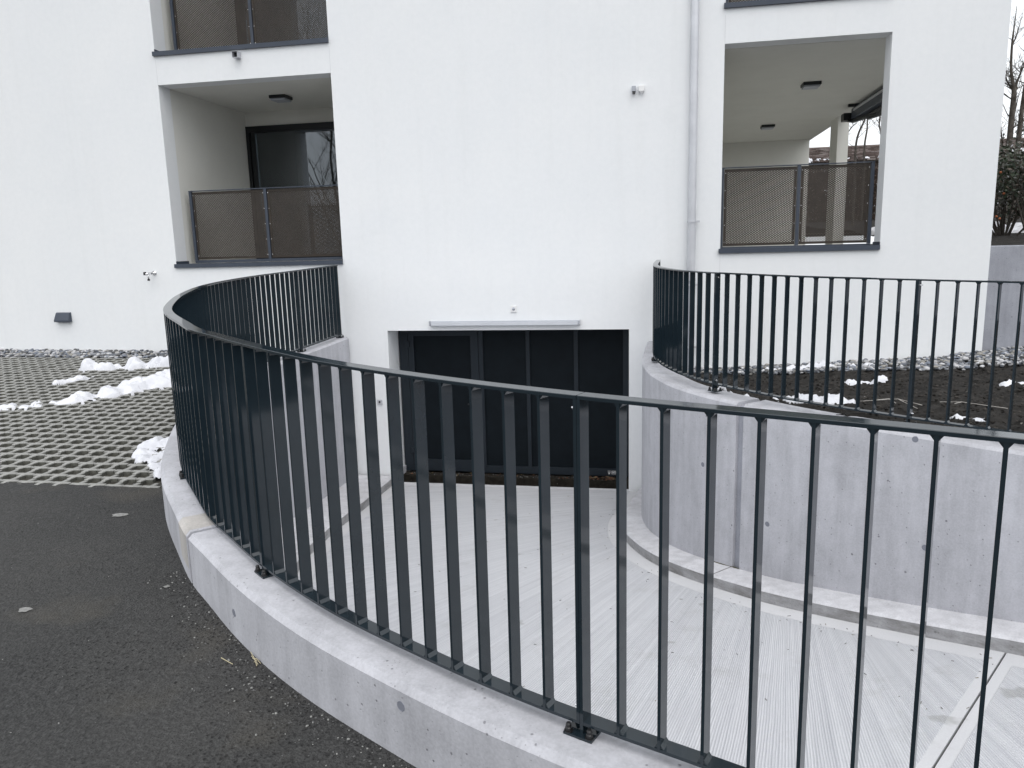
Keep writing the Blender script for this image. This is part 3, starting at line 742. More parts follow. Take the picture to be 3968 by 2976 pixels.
def twig(label, pts, r=.0028, name='twig'):
    mb = MB()
    for line in pts: mb.tube([(x, y, gh(x,y)+.02+h) for x, y, h in line], r, 5)
    return tag(mb.build(name, TWIG, fix=False), label, 'twig')
twig('pale forked twig on the soil, the left one of two', [[(1.62,6.62,.0),(1.80,6.58,.02),(1.98,6.50,.01),(2.10,6.40,.0)],[(1.80,6.58,.02),(1.95,6.62,.03),(2.02,6.58,.02)],[(1.98,6.50,.01),(2.16,6.48,.02)],[(1.70,6.60,.01),(1.66,6.52,0)]])
twig('pale forked twig on the soil, the right one of two', [[(2.42,6.85,.0),(2.55,6.74,.02),(2.85,6.62,.0)],[(2.55,6.74,.02),(2.48,6.70,.01)]])

# ------------------------------------------------------------------ building
bld = thing('apartment_building', 'white plastered apartment building with recessed balconies and a dark garage door', 'building', (-3, 10, -3.2))
XL, XR, ZB, ZT = -16, 3.96, -4.0, 8.6
LO = (-6.76,-4.21,-.125,2.34); RO = (.845,2.727,-.10,2.345); ST = 2.885
GD = (-3.622,-.292,-3.60,-1.10)
ops = [LO, RO, (LO[0],LO[1],LO[2]+ST,LO[3]+ST), (RO[0],RO[1],RO[2]+ST,RO[3]+ST), GD]
TH = .26
xs = sorted({XL, XR} | {o[0] for o in ops} | {o[1] for o in ops}); zs = sorted({ZB, ZT} | {o[2] for o in ops} | {o[3] for o in ops})
def solid(i, j):
    if i < 0 or j < 0 or i >= len(xs)-1 or j >= len(zs)-1: return False
    x, z = (xs[i]+xs[i+1])/2, (zs[j]+zs[j+1])/2
    return not any(o[0] < x < o[1] and o[2] < z < o[3] for o in ops)
mb = MB()
for i in range(len(xs)-1):
    for j in range(len(zs)-1):
        if not solid(i, j): continue
        x0, x1, z0, z1 = xs[i], xs[i+1], zs[j], zs[j+1]; y0, y1 = 10, 10+TH
        mb.poly([(x0,y0,z0),(x1,y0,z0),(x1,y0,z1),(x0,y0,z1)]); mb.poly([(x0,y1,z0),(x0,y1,z1),(x1,y1,z1),(x1,y1,z0)])
        if not solid(i-1,j): mb.poly([(x0,y0,z0),(x0,y0,z1),(x0,y1,z1),(x0,y1,z0)])
        if not solid(i+1,j): mb.poly([(x1,y0,z0),(x1,y1,z0),(x1,y1,z1),(x1,y0,z1)])
        if not solid(i,j-1): mb.poly([(x0,y0,z0),(x0,y1,z0),(x1,y1,z0),(x1,y0,z0)])
        if not solid(i,j+1): mb.poly([(x0,y0,z1),(x1,y0,z1),(x1,y1,z1),(x0,y1,z1)])
mb.build('facade_wall', PLASTER, bld, fix=False)
# thin edge joints in the render between stacked balconies
mb = MB()
for x in (LO[0], LO[1], RO[0]):
    mb.box(x-.002, x+.002, 9.9985, 9.9995, LO[3]+.01, LO[2]+ST-.09)
mb.box(RO[0]-.002, RO[0]+.002, 9.9985, 9.9995, -1.3, RO[2]-.06)
mb.build('render_joint', m_vary('joint_line', (.55,.56,.58), (.68,.69,.70), 8, .9, 0), bld)
# other outer walls, roof, floors
CEIL = 2.385; YB = 12.3; YE = 19.65
mb = MB()
mb.box(XL, XL+.3, 10+TH, 24, ZB, ZT); mb.box(XL+.3, 3.62, 23.7, 24, ZB, ZT)
mb.box(3.40, 3.62, YE+.25, 23.7, ZB, ZT)                                   # east wall beyond the loggia
for k in range(-1, 3):                                              # east parapet-height wall strips between the open storeys
    z0 = CEIL+ST*(k-1)-ST*0
mb.box(3.50, 3.70, 10+TH, YE, ZB, -.56)
mb.build('side_wall', PLASTER, bld)
mb = MB(); mb.box(XL, XR+.1, 9.9, 24.1, ZT, ZT+.3); mb.build('roof', FLASH, bld)
for n in range(3):
    zf = -.125 + (n)*ST
    mb = MB(); mb.box(XL+.3, 3.71 if True else 0, 10+TH, 23.69, zf-.42, zf-.001); mb.build('floor_slab', PLWARM, bld)
# ceilings sit at the underside of the next slab; left loggia
def loggia_left(z0):
    mb = MB(); x0, x1 = LO[0], LO[1]
    mb.box(x0-.2, x0, 10+TH, YB+.0, z0, z0+2.464)                    # left cheek
    mb.box(x1, x1+.2, 10+TH, YB+.3, z0, z0+2.464)                    # right cheek
    mb.box(x0-.2, x1, YB, YB+.3, z0+2.24, z0+2.464)                  # header above the window
    mb.build('loggia_wall', PLWARM, bld)
    f = MB(); fr = .055; wx0, wx1, wz0, wz1 = x0+.004, x1-.004, z0+.004, z0+2.238
    f.box(wx0, wx0+fr, YB-.03, YB+.05, wz0, wz1); f.box(wx1-fr, wx1, YB-.03, YB+.05, wz0, wz1)
    f.box(wx0+fr, wx1-fr, YB-.03, YB+.05, wz1-.10, wz1); f.box(wx0+fr, wx1-fr, YB-.03, YB+.05, wz0, wz0+.07)
    f.box(wx0+fr+.02, wx0+fr+.10, YB-.012, YB+.03, wz0+.07, wz1-.10)
    wi = f.build('window', DARKFR, bld)
    g = MB(); g.box(wx0+fr+.102, wx1-fr-.002, YB+.005, YB+.015, wz0+.072, wz1-.102); g.build('pane', GLASS, wi)
    c = MB()
    rm = MB(); X0_, X1_ = x0-.15, x1+.15
    rm.poly([(X0_,YB+3,z0),(X1_,YB+3,z0),(X1_,YB+3,z0+2.5),(X0_,YB+3,z0+2.5)]); rm.poly([(X0_,YB+.31,z0),(X0_,YB+3,z0),(X0_,YB+3,z0+2.5),(X0_,YB+.31,z0+2.5)])
    rm.poly([(X1_,YB+.31,z0),(X1_,YB+.31,z0+2.5),(X1_,YB+3,z0+2.5),(X1_,YB+3,z0)]); rm.poly([(X0_,YB+.1,z0+.002),(X1_,YB+.1,z0+.002),(X1_,YB+3,z0+.002),(X0_,YB+3,z0+.002)])
    rm.poly([(X0_,YB+.1,z0+2.5),(X0_,YB+3,z0+2.5),(X1_,YB+3,z0+2.5),(X1_,YB+.1,z0+2.5)])
    rm.build('room_interior', ROOM, bld)
    d = MB(); d.box(x0+.55, x0+1.05, YB+1.1, YB+1.16, z0+.01, z0+2.3); d.box(x0+.2, x0+.5, YB+1.4, YB+1.45, z0+.01, z0+2.3); d.build('room_partition', ROOM, bld)
loggia_left(-.125); loggia_left(-.125+ST)
def loggia_right(z0):
    mb = MB(); mb.box(.6, .845, 10+TH, YE, z0, z0+2.464); mb.box(.845, 3.66, YE, YE+.25, z0, z0+2.464)
    mb.build('loggia_wall', PLWARM, bld)
    mb = MB(); mb.box(3.55, 3.755, 16.3, 16.93, z0-.3, z0+2.464); mb.build('column', PLWARM, bld)
loggia_right(-.125); loggia_right(-.125+ST)
# ceilings (undersides) flush: lower slab soffit at z0+2.39
for n in range(2):
    z = -.125+n*ST+2.39
    # floor slab of next storey is 0.495 thick: its underside already forms the soffit
# sill flashings
def flashing(o, nm='sill_flashing'):
    x0, x1, z = o[0], o[1], o[2]; f = MB()
    f.box(x0-.02, x1-.0 if o[0] < 0 else x1-.005, 9.965, 9.998, z-.045, z+.012)
    f.box(x0+.002, x1-.002, 9.998, 10.36, z+.0, z+.010)
    f.box(x0+.002, x0+.006, 9.99, 10.30, z+.010, z+.05); f.box(x1-.006, x1-.002, 9.99, 10.30, z+.010, z+.05)
    f.build(nm, FLASH, bld)
for o in ops[:4]: flashing(o)
# drips under lintels
# ------------------------------------------------------------------ garage door (part of the building) with gutter and sill
GY = 10.42
gd = MB(); x0, x1 = GD[0], GD[1]
mb = MB(); mb.box(x0-.3, x0, 10+TH, 10.75, -3.6, -1.0); mb.box(x1, x1+.3, 10+TH, 10.75, -3.6, -1.0); mb.box(x0-.3, x1+.3, 10+TH, 10.75, -1.10, -.97); mb.build('door_reveal', PLASTER, bld)
mb = MB(); mb.box(x0+.001, x0+.03, 9.999, 10.41, -3.45, -3.16); mb.build('reveal_plinth', CONC, bld)
dr = MB().box(x0+.012, x1-.012, GY+.03, GY+.06, -3.24, -1.0).build('garage_door', DOORP, bld)
D = lambda a, b, c, d, nm, y0=GY, m=DOORM, y1=GY+.032: MB().box(a, b, y0, y1, c, d).build(nm, m, dr, bevel=.002)
zt, zb_ = -1.105, -3.245
D(x0+.014, -3.475, zb_, zt, 'frame_bar'); D(-3.470, -3.385, zb_+.01, -1.16, 'leaf_bar', GY-.006)
D(-2.545, -2.432, zb_+.01, -1.16, 'leaf_bar', GY-.006); D(-3.385, -2.545, -1.225, -1.16, 'leaf_bar', GY-.006); D(-3.385, -2.545, zb_+.01, -3.065, 'leaf_bar', GY-.006)
D(-2.428, -2.362, zb_, zt, 'frame_bar')
for a, b in ((-1.744,-1.689),(-1.066,-1.007),(-.385,x1-.016)): D(a, b, -3.14, zt-.002, 'mullion', GY+.004)
D(-2.362, x1-.016, zb_, -3.14, 'frame_bar'); D(-3.475, x1-.016, -1.158, zt, 'frame_bar', GY+.002)
for z in (-1.335, -2.92): MB().box(-3.50,-3.445,GY-.03,GY-.007,z-.05,z+.04).build('hinge', DOORM, dr, bevel=.004)
mb = MB(); mb.lathe((-2.49,GY-.008,-2.21), [(.026,0),(.026,.012),(.010,.012),(.010,.045)], 14, 'y'); mb.bar((-2.49,GY-.05,-2.21),(-2.60,GY-.05,-2.215),.018,.018); mb.build('door_handle', BRACKET, dr)
# maker's label on the bottom bar
tagp = MB(); zc = -3.19; xa, xb = -.600, -.36
tagp.box(xa+.055, xb, GY-.0035, GY-.002, zc-.024, zc+.024); lp = tagp.build('maker_label', WPLAST, dr)
MB().box(xa+.060, xb-.005, GY-.0045, GY-.0036, zc-.019, zc+.019).build('label_field', DOORM, lp)
lo = MB(); lo.box(xa, xa+.042, GY-.0045, GY-.003, zc+.018, zc+.023); lo.box(xa+.010, xa+.032, GY-.0045, GY-.003, zc-.024, zc-.010); lo.box(xa+.004, xa+.038, GY-.0045, GY-.003, zc-.002, zc+.004); lo.build('label_emblem', WPLAST, lp)
tc = bpy.data.curves.new('t', 'FONT'); tc.body = 'HÖRMANN'; tc.size = .040; tc.extrude = .0004; tc.align_x = 'CENTER'; tc.align_y = 'CENTER'; tc.offset = .0007
to = bpy.data.objects.new('t', tc); C.objects.link(to); dg = bpy.context.evaluated_depsgraph_get(); me = bpy.data.meshes.new_from_object(to.evaluated_get(dg)); bpy.data.objects.remove(to)
me.materials.clear(); me.materials.append(WPLAST)
mn, mx = min(v.co.x for v in me.vertices), max(v.co.x for v in me.vertices)
kid('label_lettering', me, lp, Matrix.Translation(((xa+.06+xb-.005)/2, GY-.0049, zc-.001)) @ Matrix.Rotation(pi/2, 4, 'X') @ Matrix.Scale((xb-xa-.078)/(mx-mn), 4))
MB().box(x0+.005, x1-.005, 10.25, GY+.0, -3.5, -3.262).build('door_sill', DIRT, bld)
MB().box(x0+.02, x1-.0, 10.062, 10.25, -3.6, -3.42).build('gutter', DIRT, bld)
sp = [(random.uniform(-3.58,-.33), random.uniform(10.26,10.40), -3.258, random.uniform(.003,.009)) for _ in range(500)]
tag(scatter('sill_grit', CHIP, sp, SH1), 'grit and crumbs on the dirty sill in front of the garage door', kind='stuff')
lf = MB()
for _ in range(150):
    x = random.choice([random.uniform(-3.5,-.35), random.uniform(-.9,-.35)]); y = random.uniform(10.26,10.41); s_ = random.uniform(.012,.038); a = random.random()*6.28; b = random.uniform(-.5,.5)
    c_ = Vector((x,y,-3.250)); u = Vector((cos(a),sin(a),sin(b)*.5))*s_; v = Vector((-sin(a),cos(a),.25))*s_*.5
    lf.poly([c_-u, c_-u*.3+v+Vector((0,0,.006)), c_+u, c_-u*.2-v])
lo_ = lf.build('leaf_litter', FALLEN, fix=False); tag(lo_, 'brown fallen leaves and litter on the garage door sill', kind='stuff')

# ------------------------------------------------------------------ balcony railings with expanded metal
def exp_mesh(x0, x1, z0, z1, y, px=.036, pz=.0225, w=.0080, t=.0028):
    mb = MB(); nx = int((x1-x0)/px); nz = int((z1-z0)/pz); px = (x1-x0)/nx; pz = (z1-z0)/nz
    def strand(ax_, az, bx, bz):
        dx, dz = bx-ax_, bz-az; L = hypot(dx, dz); ux, uz = -dz/L*w/2, dx/L*w/2; i = len(mb.v)
        if uz < 0: ux, uz = -ux, -uz
        mb.v += [(ax_-ux,y,az-uz),(bx-ux,y,bz-uz),(bx+ux,y+t,bz+uz),(ax_+ux,y+t,az+uz)]; mb.f.append((i,i+1,i+2,i+3))
        i = len(mb.v); mb.v += [(ax_-ux,y,az-uz),(bx-ux,y,bz-uz),(bx-ux,y+.0015,bz-uz-.001),(ax_-ux,y+.0015,az-uz-.001)]; mb.f.append((i,i+3,i+2,i+1))
    for j in range(nz):
        for i in range(nx):
            a, b = x0+i*px, z0+j*pz; m_, n_ = a+px/2, b+pz/2
            strand(a, b+pz/2-0, m_, b+pz); strand(m_, b+pz, a+px, b+pz/2); strand(a, b+pz/2, m_, b); strand(m_, b, a+px, b+pz/2)
    return mb
def balcony_rail(x0, x1, xm, z, label, yy=10.33, full=True):
    r = thing('balcony_railing', label, 'railing', ((x0+x1)/2, yy, z))
    zt_, zb2 = z+1.055, z+.055
    MB().box(x0, x1, yy-.025, yy+.025, zt_-.012, zt_).build('top_rail', FLASH, r)
    MB().box(x0, x1, yy-.02, yy+.02, zb2-.04, zb2+.0).build('bottom_rail', FLASH, r)
    for a in (x0, xm-.02, x1-.04): MB().box(a, a+.04, yy-.02, yy+.02, zb2+.001, zt_-.013).build('post', FLASH, r)
    for a, b in ((x0+.045, xm-.025),(xm+.025, x1-.045)):
        p = exp_mesh(a+.03, b-.03, zb2+.04, zt_-.055, yy).build('mesh_panel', MESHM, r, fix=False)
        f = MB(); f.box(a, b, yy-.003, yy+.004, zb2+.012, zb2+.042); f.box(a, b, yy-.003, yy+.004, zt_-.057, zt_-.022); f.box(a, a+.032, yy-.003, yy+.004, zb2+.0425, zt_-.0575); f.box(b-.032, b, yy-.003, yy+.004, zb2+.0425, zt_-.0575)
        f.build('panel_edge', MESHM, r)
        k = MB()
        for zz in [zb2+.06+i*(zt_-zb2-.13)/4 for i in range(5)]:
            for xx in (a+.012, b-.012): k.lathe((xx, yy-.004, zz), [(.006,0),(.006,.003),(.003,.005)], 8, 'y')
        k.build('rivet', CHROME, r)
    return r
zf = -.125
balcony_rail(-6.66, -4.13, -5.46, zf+.0, 'mesh balcony railing of the lower left balcony')
balcony_rail(-6.66, -4.13, -5.46, zf+ST, 'mesh balcony railing of the upper left balcony, cut by the top edge')
balcony_rail(.86, 2.70, 1.815, zf+.0, 'mesh balcony railing of the lower right balcony open to the sky')
balcony_rail(.86, 2.70, 1.815, zf+ST, 'mesh balcony railing of the upper right balcony, just its bottom edge in view')

# ------------------------------------------------------------------ fixtures
def ceiling_lamp(x, y, z, label, g='square ceiling lamps in the balconies'):
    t = thing('ceiling_lamp', label, 'lamp', (x, y, z), g)
    MB().box(x-.13, x+.13, y-.13, y+.13, z-.045, z-.0005).build('lamp_base', DARKFR, t, bevel=.004)
    MB().box(x-.115, x+.115, y-.115, y+.115, z-.075, z-.0455).build('diffuser', GPLAST, t, bevel=.008)
SOF = -.125+ST-.42
ceiling_lamp(-5.54, 11.2, SOF, 'square ceiling lamp in the lower left balcony')
ceiling_lamp(2.36, 12.75, SOF, 'square ceiling lamp nearer the opening in the right balcony')
ceiling_lamp(2.33, 17.0, SOF, 'square ceiling lamp farther back in the right balcony')
# awning
aw = thing('awning', 'folded dark awning cassette under the ceiling of the right balcony', 'awning', (3.6, 13, 2.2))
sx = 3.50
MB().box(sx, sx+.20, 10.45, 15.1, SOF-.24, SOF-.05).build('cassette', FLASH, aw, bevel=.02)
MB().box(sx-.012, sx-.002, 10.5, 14.9, SOF-.12, SOF-.085).build('trim_strip', GALV, aw)
for y in (11.3, 14.9):
    MB().box(sx-.10, sx+.18, y-.03, y+.03, SOF-.05, SOF-.002).build('bracket', DARKFR, aw)
mb = MB(); mb.tube([(sx-.03,15.25,SOF-.22),(sx+.02,15.0,SOF-.28),(sx+.1,14.4,SOF-.30),(sx+.13,13.6,SOF-.27)], .035, 8); mb.box(sx-.12,sx+.02,15.1,15.3,SOF-.25,SOF-.12); mb.build('folding_arm', DARKFR, aw)
mb = MB(); mb.tube([(sx+.1,14.3,SOF-.32),(sx+.16,13.9,SOF-.33),(sx+.18,13.2,SOF-.27)], .05, 8); mb.build('folding_arm', DARKFR, aw)
# downpipe
dp = thing('downpipe', 'zinc downpipe on the facade left of the right balconies', 'pipe', (.487, 9.93, -1.5))
MB().tube([(.487,9.935,8.5),(.487,9.935,.18)], .0485, 20, cap=False).build('pipe', GALV, dp, smooth=True)
MB().tube([(.487,9.935,.185),(.487,9.935,-.47)], .052, 20, cap=False).build('pipe_sleeve', GALV, dp, smooth=True)
MB().tube([(.487,9.935,-.468),(.487,9.935,-1.62)], .046, 20, cap=False).build('standpipe', GPLAST, dp, smooth=True)
MB().tube([(.487,9.935,-.48),(.487,9.935,-.45)], .060, 20, cap=False).build('collar', GALV, dp, smooth=True)
for z in (.257, -.53, -1.33, 3.6):
    mb = MB(); mb.tube([(.487,9.935,z-.012),(.487,9.935,z+.012)], .056, 20); mb.box(.545,.585,9.925,9.945,z-.012,z+.012); mb.build('pipe_clamp', GALV, dp)
# fixtures on the wall
t = thing('wall_lamp', 'small dark wedge shaped wall lamp low on the left facade', 'lamp', (-8.72, 10, -.87))
mb = MB(); x0_, x1_ = -8.85, -8.60
v = [(x0_,10,-.79),(x1_,10,-.79),(x1_,10,-.935),(x0_,10,-.935),(x0_+.01,9.97,-.80),(x1_-.01,9.97,-.80),(x1_,9.925,-.905),(x0_,9.925,-.905),(x0_,9.925,-.93),(x1_,9.925,-.93)]
mb.v = v; mb.f = [(0,1,5,4),(4,5,6,7),(7,6,9,8),(8,9,2,3),(0,4,7,8,3),(1,2,9,6,5),(0,3,2,1)]; mb.build('lamp_body', FLASH, t)
mb = MB()
for k in range(3): mb.box(x0_+.025+k*.07, x0_+.08+k*.07, 9.94, 9.98, -.939, -.9355)
mb.build('lamp_lens', GPLAST, t)
t = thing('garden_tap', 'chrome garden tap on the facade below the lower left balcony', 'tap', (-7.13, 10, -.245))
mb = MB(); mb.lathe((-7.13,9.999,-.235), [(.035,0),(.035,.006),(.015,.012),(.015,.05)], 14, 'y'); mb.build('rosette', CHROME, t, smooth=True)
mb = MB(); mb.tube([(-7.13,9.95,-.235),(-7.145,9.87,-.235),(-7.16,9.83,-.25)], [.016,.018,.016], 10); mb.tube([(-7.145,9.88,-.24),(-7.147,9.875,-.315)], .012, 10); mb.build('tap_body', CHROME, t, smooth=True)
mb = MB(); mb.tube([(-7.147,9.875,-.315),(-7.147,9.875,-.34)], .018, 8); mb.bar((-7.18,9.82,-.235),(-7.16,9.85,-.235),.02,.045); mb.build('tap_handle', BRACKET, t)
t = thing('overflow_spout', 'square metal overflow spout below the upper left balcony', 'spout', (-5.515, 10, 2.64))
mb = MB(); X, Z = -5.515, 2.64
mb.box(X-.04,X+.04,9.90,9.999,Z-.04,Z-.037); mb.box(X-.04,X+.04,9.90,9.999,Z+.037,Z+.04); mb.box(X-.04,X-.037,9.90,9.999,Z-.037,Z+.037); mb.box(X+.037,X+.04,9.90,9.999,Z-.037,Z+.037); mb.build('spout_tube', GALV, t)
mb = MB(); mb.box(X-.036,X+.036,9.96,9.97,Z-.036,Z+.036); mb.build('spout_inside', DARKFR, t)
t = thing('light_sensor', 'grey light sensor with lens, the left one of the pair high on the facade', 'sensor', (-.235, 10, 1.87))
mb = MB(); mb.box(-.262,-.212,9.955,9.999,1.855,1.925); mb.build('housing', GPLAST, t, bevel=.006)
mb = MB(); mb.tube([(-.237,9.95,1.855),(-.237,9.945,1.825)], .018, 10); mb.build('sensor_head', BRACKET, t)
t = thing('light_sensor', 'white sensor box with a pointed cap, the right of the pair high up', 'sensor', (-.14, 10, 1.87))
mb = MB(); mb.box(-.178,-.108,9.95,9.999,1.855,1.925); mb.build('housing', WPLAST, t, bevel=.006)
mb = MB(); mb.lathe((-.143,9.965,1.82), [(.002,0),(.024,.034)], 12); mb.build('sensor_cap', WPLAST, t)
t = thing('motion_sensor', 'small white square motion sensor above the light strip', 'sensor', (-1.9, 10, -.85))
mb = MB(); mb.box(-1.868,-1.78,9.985,9.999,-.86,-.772); mb.build('cover_plate', WPLAST, t, bevel=.003)
mb = MB(); mb.lathe((-1.824,9.985,-.814), [(.022,0),(.019,.01),(.010,.018),(.002,.020)], 16, 'y'); mb.build('sensor_dome', GPLAST, t, smooth=True)
t = thing('light_strip', 'long grey tube light mounted over the garage door', 'lamp', (-2.04, 10, -1.04))
mb = MB(); mb.box(-2.985,-.938,9.935,9.999,-1.022,-.972); mb.build('lamp_housing', GPLAST, t, bevel=.006)
mb = MB(); mb.box(-2.965,-.958,9.925,9.934,-1.03,-.982); mb.build('diffuser', m_vary('diffuser', (.52,.54,.58), (.58,.60,.64), 3, .35, 0), t, bevel=.003)
mb = MB()
for x in (-2.996,-.937): mb.box(x, x+.01, 9.93, 9.999, -1.032, -.965)
mb.build('end_cap', GALV, t)
t = thing('key_switch', 'square metal key switch on the wall left of the garage door', 'switch', (-3.95, 10, -2.2))
mb = MB(); mb.box(-3.826,-3.752,9.985,9.999,-2.157,-2.079); mb.build('cover_plate', GALV, t, bevel=.002)
mb = MB(); mb.lathe((-3.79,9.985,-2.112), [(.014,0),(.014,.006),(.002,.006)], 12, 'y'); mb.build('key_cylinder', BRACKET, t)

# ------------------------------------------------------------------ right of the building: retaining wall, land, hedge, trees
rw = thing('retaining_wall', 'stained grey concrete retaining wall right of the building corner', 'wall', (6, 10.3, -1.4))
MB().box(3.9635, 12, 10.10, 10.35, -2.5, -.135).build('wall_body', CONC_OLD, rw, bevel=.01)
def hill(x, y): return -.16+.045*max(0, y-10.3)+.10*noise.noise(Vector((x*.5,y*.5,0)))
mb = MB(); n = 30
XS = [3.965+.4*i for i in range(40)]; YS = [10.34+.5*j for j in range(60)]
for i in range(39):
    for j in range(59):
        if True: mb.poly([(XS[a], YS[b], hill(XS[a],YS[b]) + .03*noise.fractal(Vector((XS[a]*3,YS[b]*3,2)),1,2,3)) for a, b in ((i,j),(i+1,j),(i+1,j+1),(i,j+1))])
tag(mb.build('bank', SOIL, fix=False, smooth=True), kind='structure')
mb = MB(); mb.poly([(-60,24.2,.3),(3.97,24.2,.35),(3.97,39.8,1.1),(19.5,39.8,1.1),(19.5,10.34,-.2),(80,10.3,-.3),(200,300,2),(-200,300,2)])
tag(mb.build('meadow', SOIL, fix=False), kind='structure')
def leaves(mb, n, fn, size, flat_=0):
    for _ in range(n):
        c = Vector(fn()); a, b = random.random()*6.28, random.uniform(-1,1); s_ = size*random.uniform(.5,1.3)
        u = Vector((cos(a)*cos(b), sin(a)*cos(b), sin(b)))*s_; v = u.cross(Vector((random.gauss(0,1),random.gauss(0,1),random.gauss(0,1)))).normalized()*s_*.45
        mb.poly([c-u, c+v, c+u, c-v])
def tree(name, label, x, y, z, h, r, seed, lean=(0,0), forks=4, group=None, spread=.55, twigs=True, cat='tree', first=.35, budget=5):
    random.seed(seed); t = thing(name, label, cat, (x, y, z), group); tr = MB(); br = MB()
    def limb(mb, p, d, L, r, depth):
        pts = [p]; rad = [r]; n = 6
        for k in range(n):
            d = (d + Vector((random.gauss(0,.09),random.gauss(0,.09),.05))).normalized(); p = p+d*L/n; pts.append(p); rad.append(r*(1-.55*(k+1)/n))
        mb.tube(pts, rad, 7 if depth < 2 else 4, cap=False)
        if depth >= budget: return
        for k in range(forks if depth else forks+3):
            q = random.uniform(first if depth == 0 else .25, 1); i = min(n-1, int(q*n)); b = pts[i].lerp(pts[i+1], q*n-i) if i < n else pts[-1]
            a = random.random()*6.28; side = Vector((cos(a), sin(a), random.uniform(.0,.5)))
            limb(br, b, (d*(1-spread)+side*spread).normalized(), L*random.uniform(.42,.68), rad[i]*.55, depth+1)
    limb(tr, Vector((x,y,z)), Vector((lean[0],lean[1],1)).normalized(), h*.75, r, 0)
    tr.build('trunk', BARK, t, smooth=True, fix=False); br.build('branches', BARK, t, fix=False); return t
def at(px, py, Y):
    v = pix(px, py); return v*(Y/v.y)
def path_tree(label, paths, Y, group=None, seed=1, ntw=40, tl=.5):
    """trunk given as a traced line at its own distance; twigs grow from it"""
    random.seed(seed); P0 = at(paths[0][0][0], paths[0][0][1], Y); t = thing('bare_tree', label, 'tree', tuple(P0), group); tr = MB(); br = MB()
    for k, (pth) in enumerate(paths):
        pts = [at(px, py, Y + (.15*k)) for px, py, r in pth]; rad = [r for _, _, r in pth]
        if k == 0: pts = [pts[0]-Vector((0,0,1.2))]+pts; rad = [rad[0]*1.1]+rad
        sp_ = spline(pts, 4); rr = [rad[min(len(rad)-1, i//4)]*(1-(i%4)/4)+rad[min(len(rad)-1, i//4+1)]*(i%4)/4 for i in range(len(sp_))]
        (tr if k == 0 else br).tube(sp_, rr, 8, cap=False)
        for _ in range(ntw):
            q = random.random()**.7*(len(sp_)-2); i = int(q); p = sp_[i].lerp(sp_[i+1], q-i); a = random.random()*6.28
            if p.z < P0.z+.2: continue
            d = Vector((cos(a), sin(a), random.uniform(.2,1.2))).normalized(); L = tl*random.uniform(.3,1.2); r = rr[i]*.28
            for g in range(3):
                pp = [p]
                for _k in range(4): d = (d+Vector((random.gauss(0,.2),random.gauss(0,.2),.1))).normalized(); pp.append(pp[-1]+d*L/4)
                br.tube(pp, [r, r*.8, r*.6, r*.45, r*.3], 4, cap=False)
                p = pp[random.randint(1,3)]; d = (d+Vector((random.gauss(0,.7),random.gauss(0,.7),.2))).normalized(); L *= .65; r *= .7
    tr.build('trunk', BARK, t, smooth=True, fix=False); br.build('branches', BARK, t, fix=False); return t
path_tree('bare tree whose knobbly forked trunk rises beside the right corner of the building', [[(3898,720,.062),(3908,600,.058),(3918,480,.052),(3928,380,.048),(3928,345,.040),(3918,270,.024),(3922,170,.020),(3932,90,.010),(3941,20,.004)],
    [(3928,350,.022),(3908,325,.016),(3898,302,.010),(3903,270,.006)],[(3931,350,.022),(3948,300,.016),(3960,270,.010),(3975,220,.006)],[(3925,170,.014),(3938,140,.012),(3950,100,.006),(3962,60,.003)],[(3915,520,.012),(3940,400,.010),(3950,360,.006),(3962,330,.004)]], 16, seed=3, ntw=26, tl=.5)
path_tree('bare tree at the right edge of the photo, leaning outwards behind the shrub', [[(3930,720,.055),(3945,560,.050),(3955,470,.048),(3966,380,.040),(3985,250,.03),(4000,120,.02),(4010,0,.01)],
    [(3950,520,.02),(3968,500,.014),(3985,480,.008)],[(3890,700,.02),(3884,560,.018),(3878,500,.012),(3874,470,.006)]], 17.5, seed=4, ntw=30, tl=.6)
GT = 'slim bare trees behind the balcony'
path_tree('thin slanting bare tree nearest to the column, seen through the right balcony', [[(3312,700,.030),(3316,572,.028),(3326,520,.026),(3340,488,.024),(3352,462,.022),(3362,440,.018),(3372,390,.012),(3380,330,.006)],[(3345,470,.010),(3330,456,.008),(3322,445,.005)]], 22, GT, 5, 12, .5)
path_tree('thin upright bare tree in the middle of the gap, seen through the right balcony', [[(3346,700,.028),(3350,572,.026),(3355,530,.024),(3360,500,.022),(3361,450,.018),(3358,400,.012),(3362,340,.006)]], 23, GT, 6, 12, .5)
path_tree('slim bare tree closest to the right jamb, seen through the right balcony', [[(3424,700,.030),(3418,555,.024),(3410,500,.020),(3407,484,.020),(3412,440,.018),(3423,400,.012),(3430,340,.006)],[(3408,480,.010),(3412,455,.008),(3410,425,.004)]], 21, GT, 7, 16, .45)
path_tree('small twiggy bare tree right beside the column, seen through the right balcony', [[(3270,620,.016),(3282,530,.014),(3300,493,.012),(3318,478,.008),(3324,468,.004)],[(3306,488,.007),(3304,470,.005),(3314,452,.003)]], 20.5, GT, 8, 18, .4)
GV = 'bare trees behind the viewer'
for q, (x, y, h_, sd_, lab) in enumerate(((-16.5,-20,13,31,'bare tree behind the viewer, mirrored at the right edge of the balcony window'),(-20,-24,14,32,'taller bare tree behind the viewer, mirrored in the balcony window'),(-13,-26,13,33,'third bare tree behind the viewer, mirrored in the balcony window'))):
    tree('bare_tree', lab, x, y, -2.6, h_, .13, sd_, (0,0), 5, budget=4, group=GV, spread=.5, first=.2)
random.seed(99)
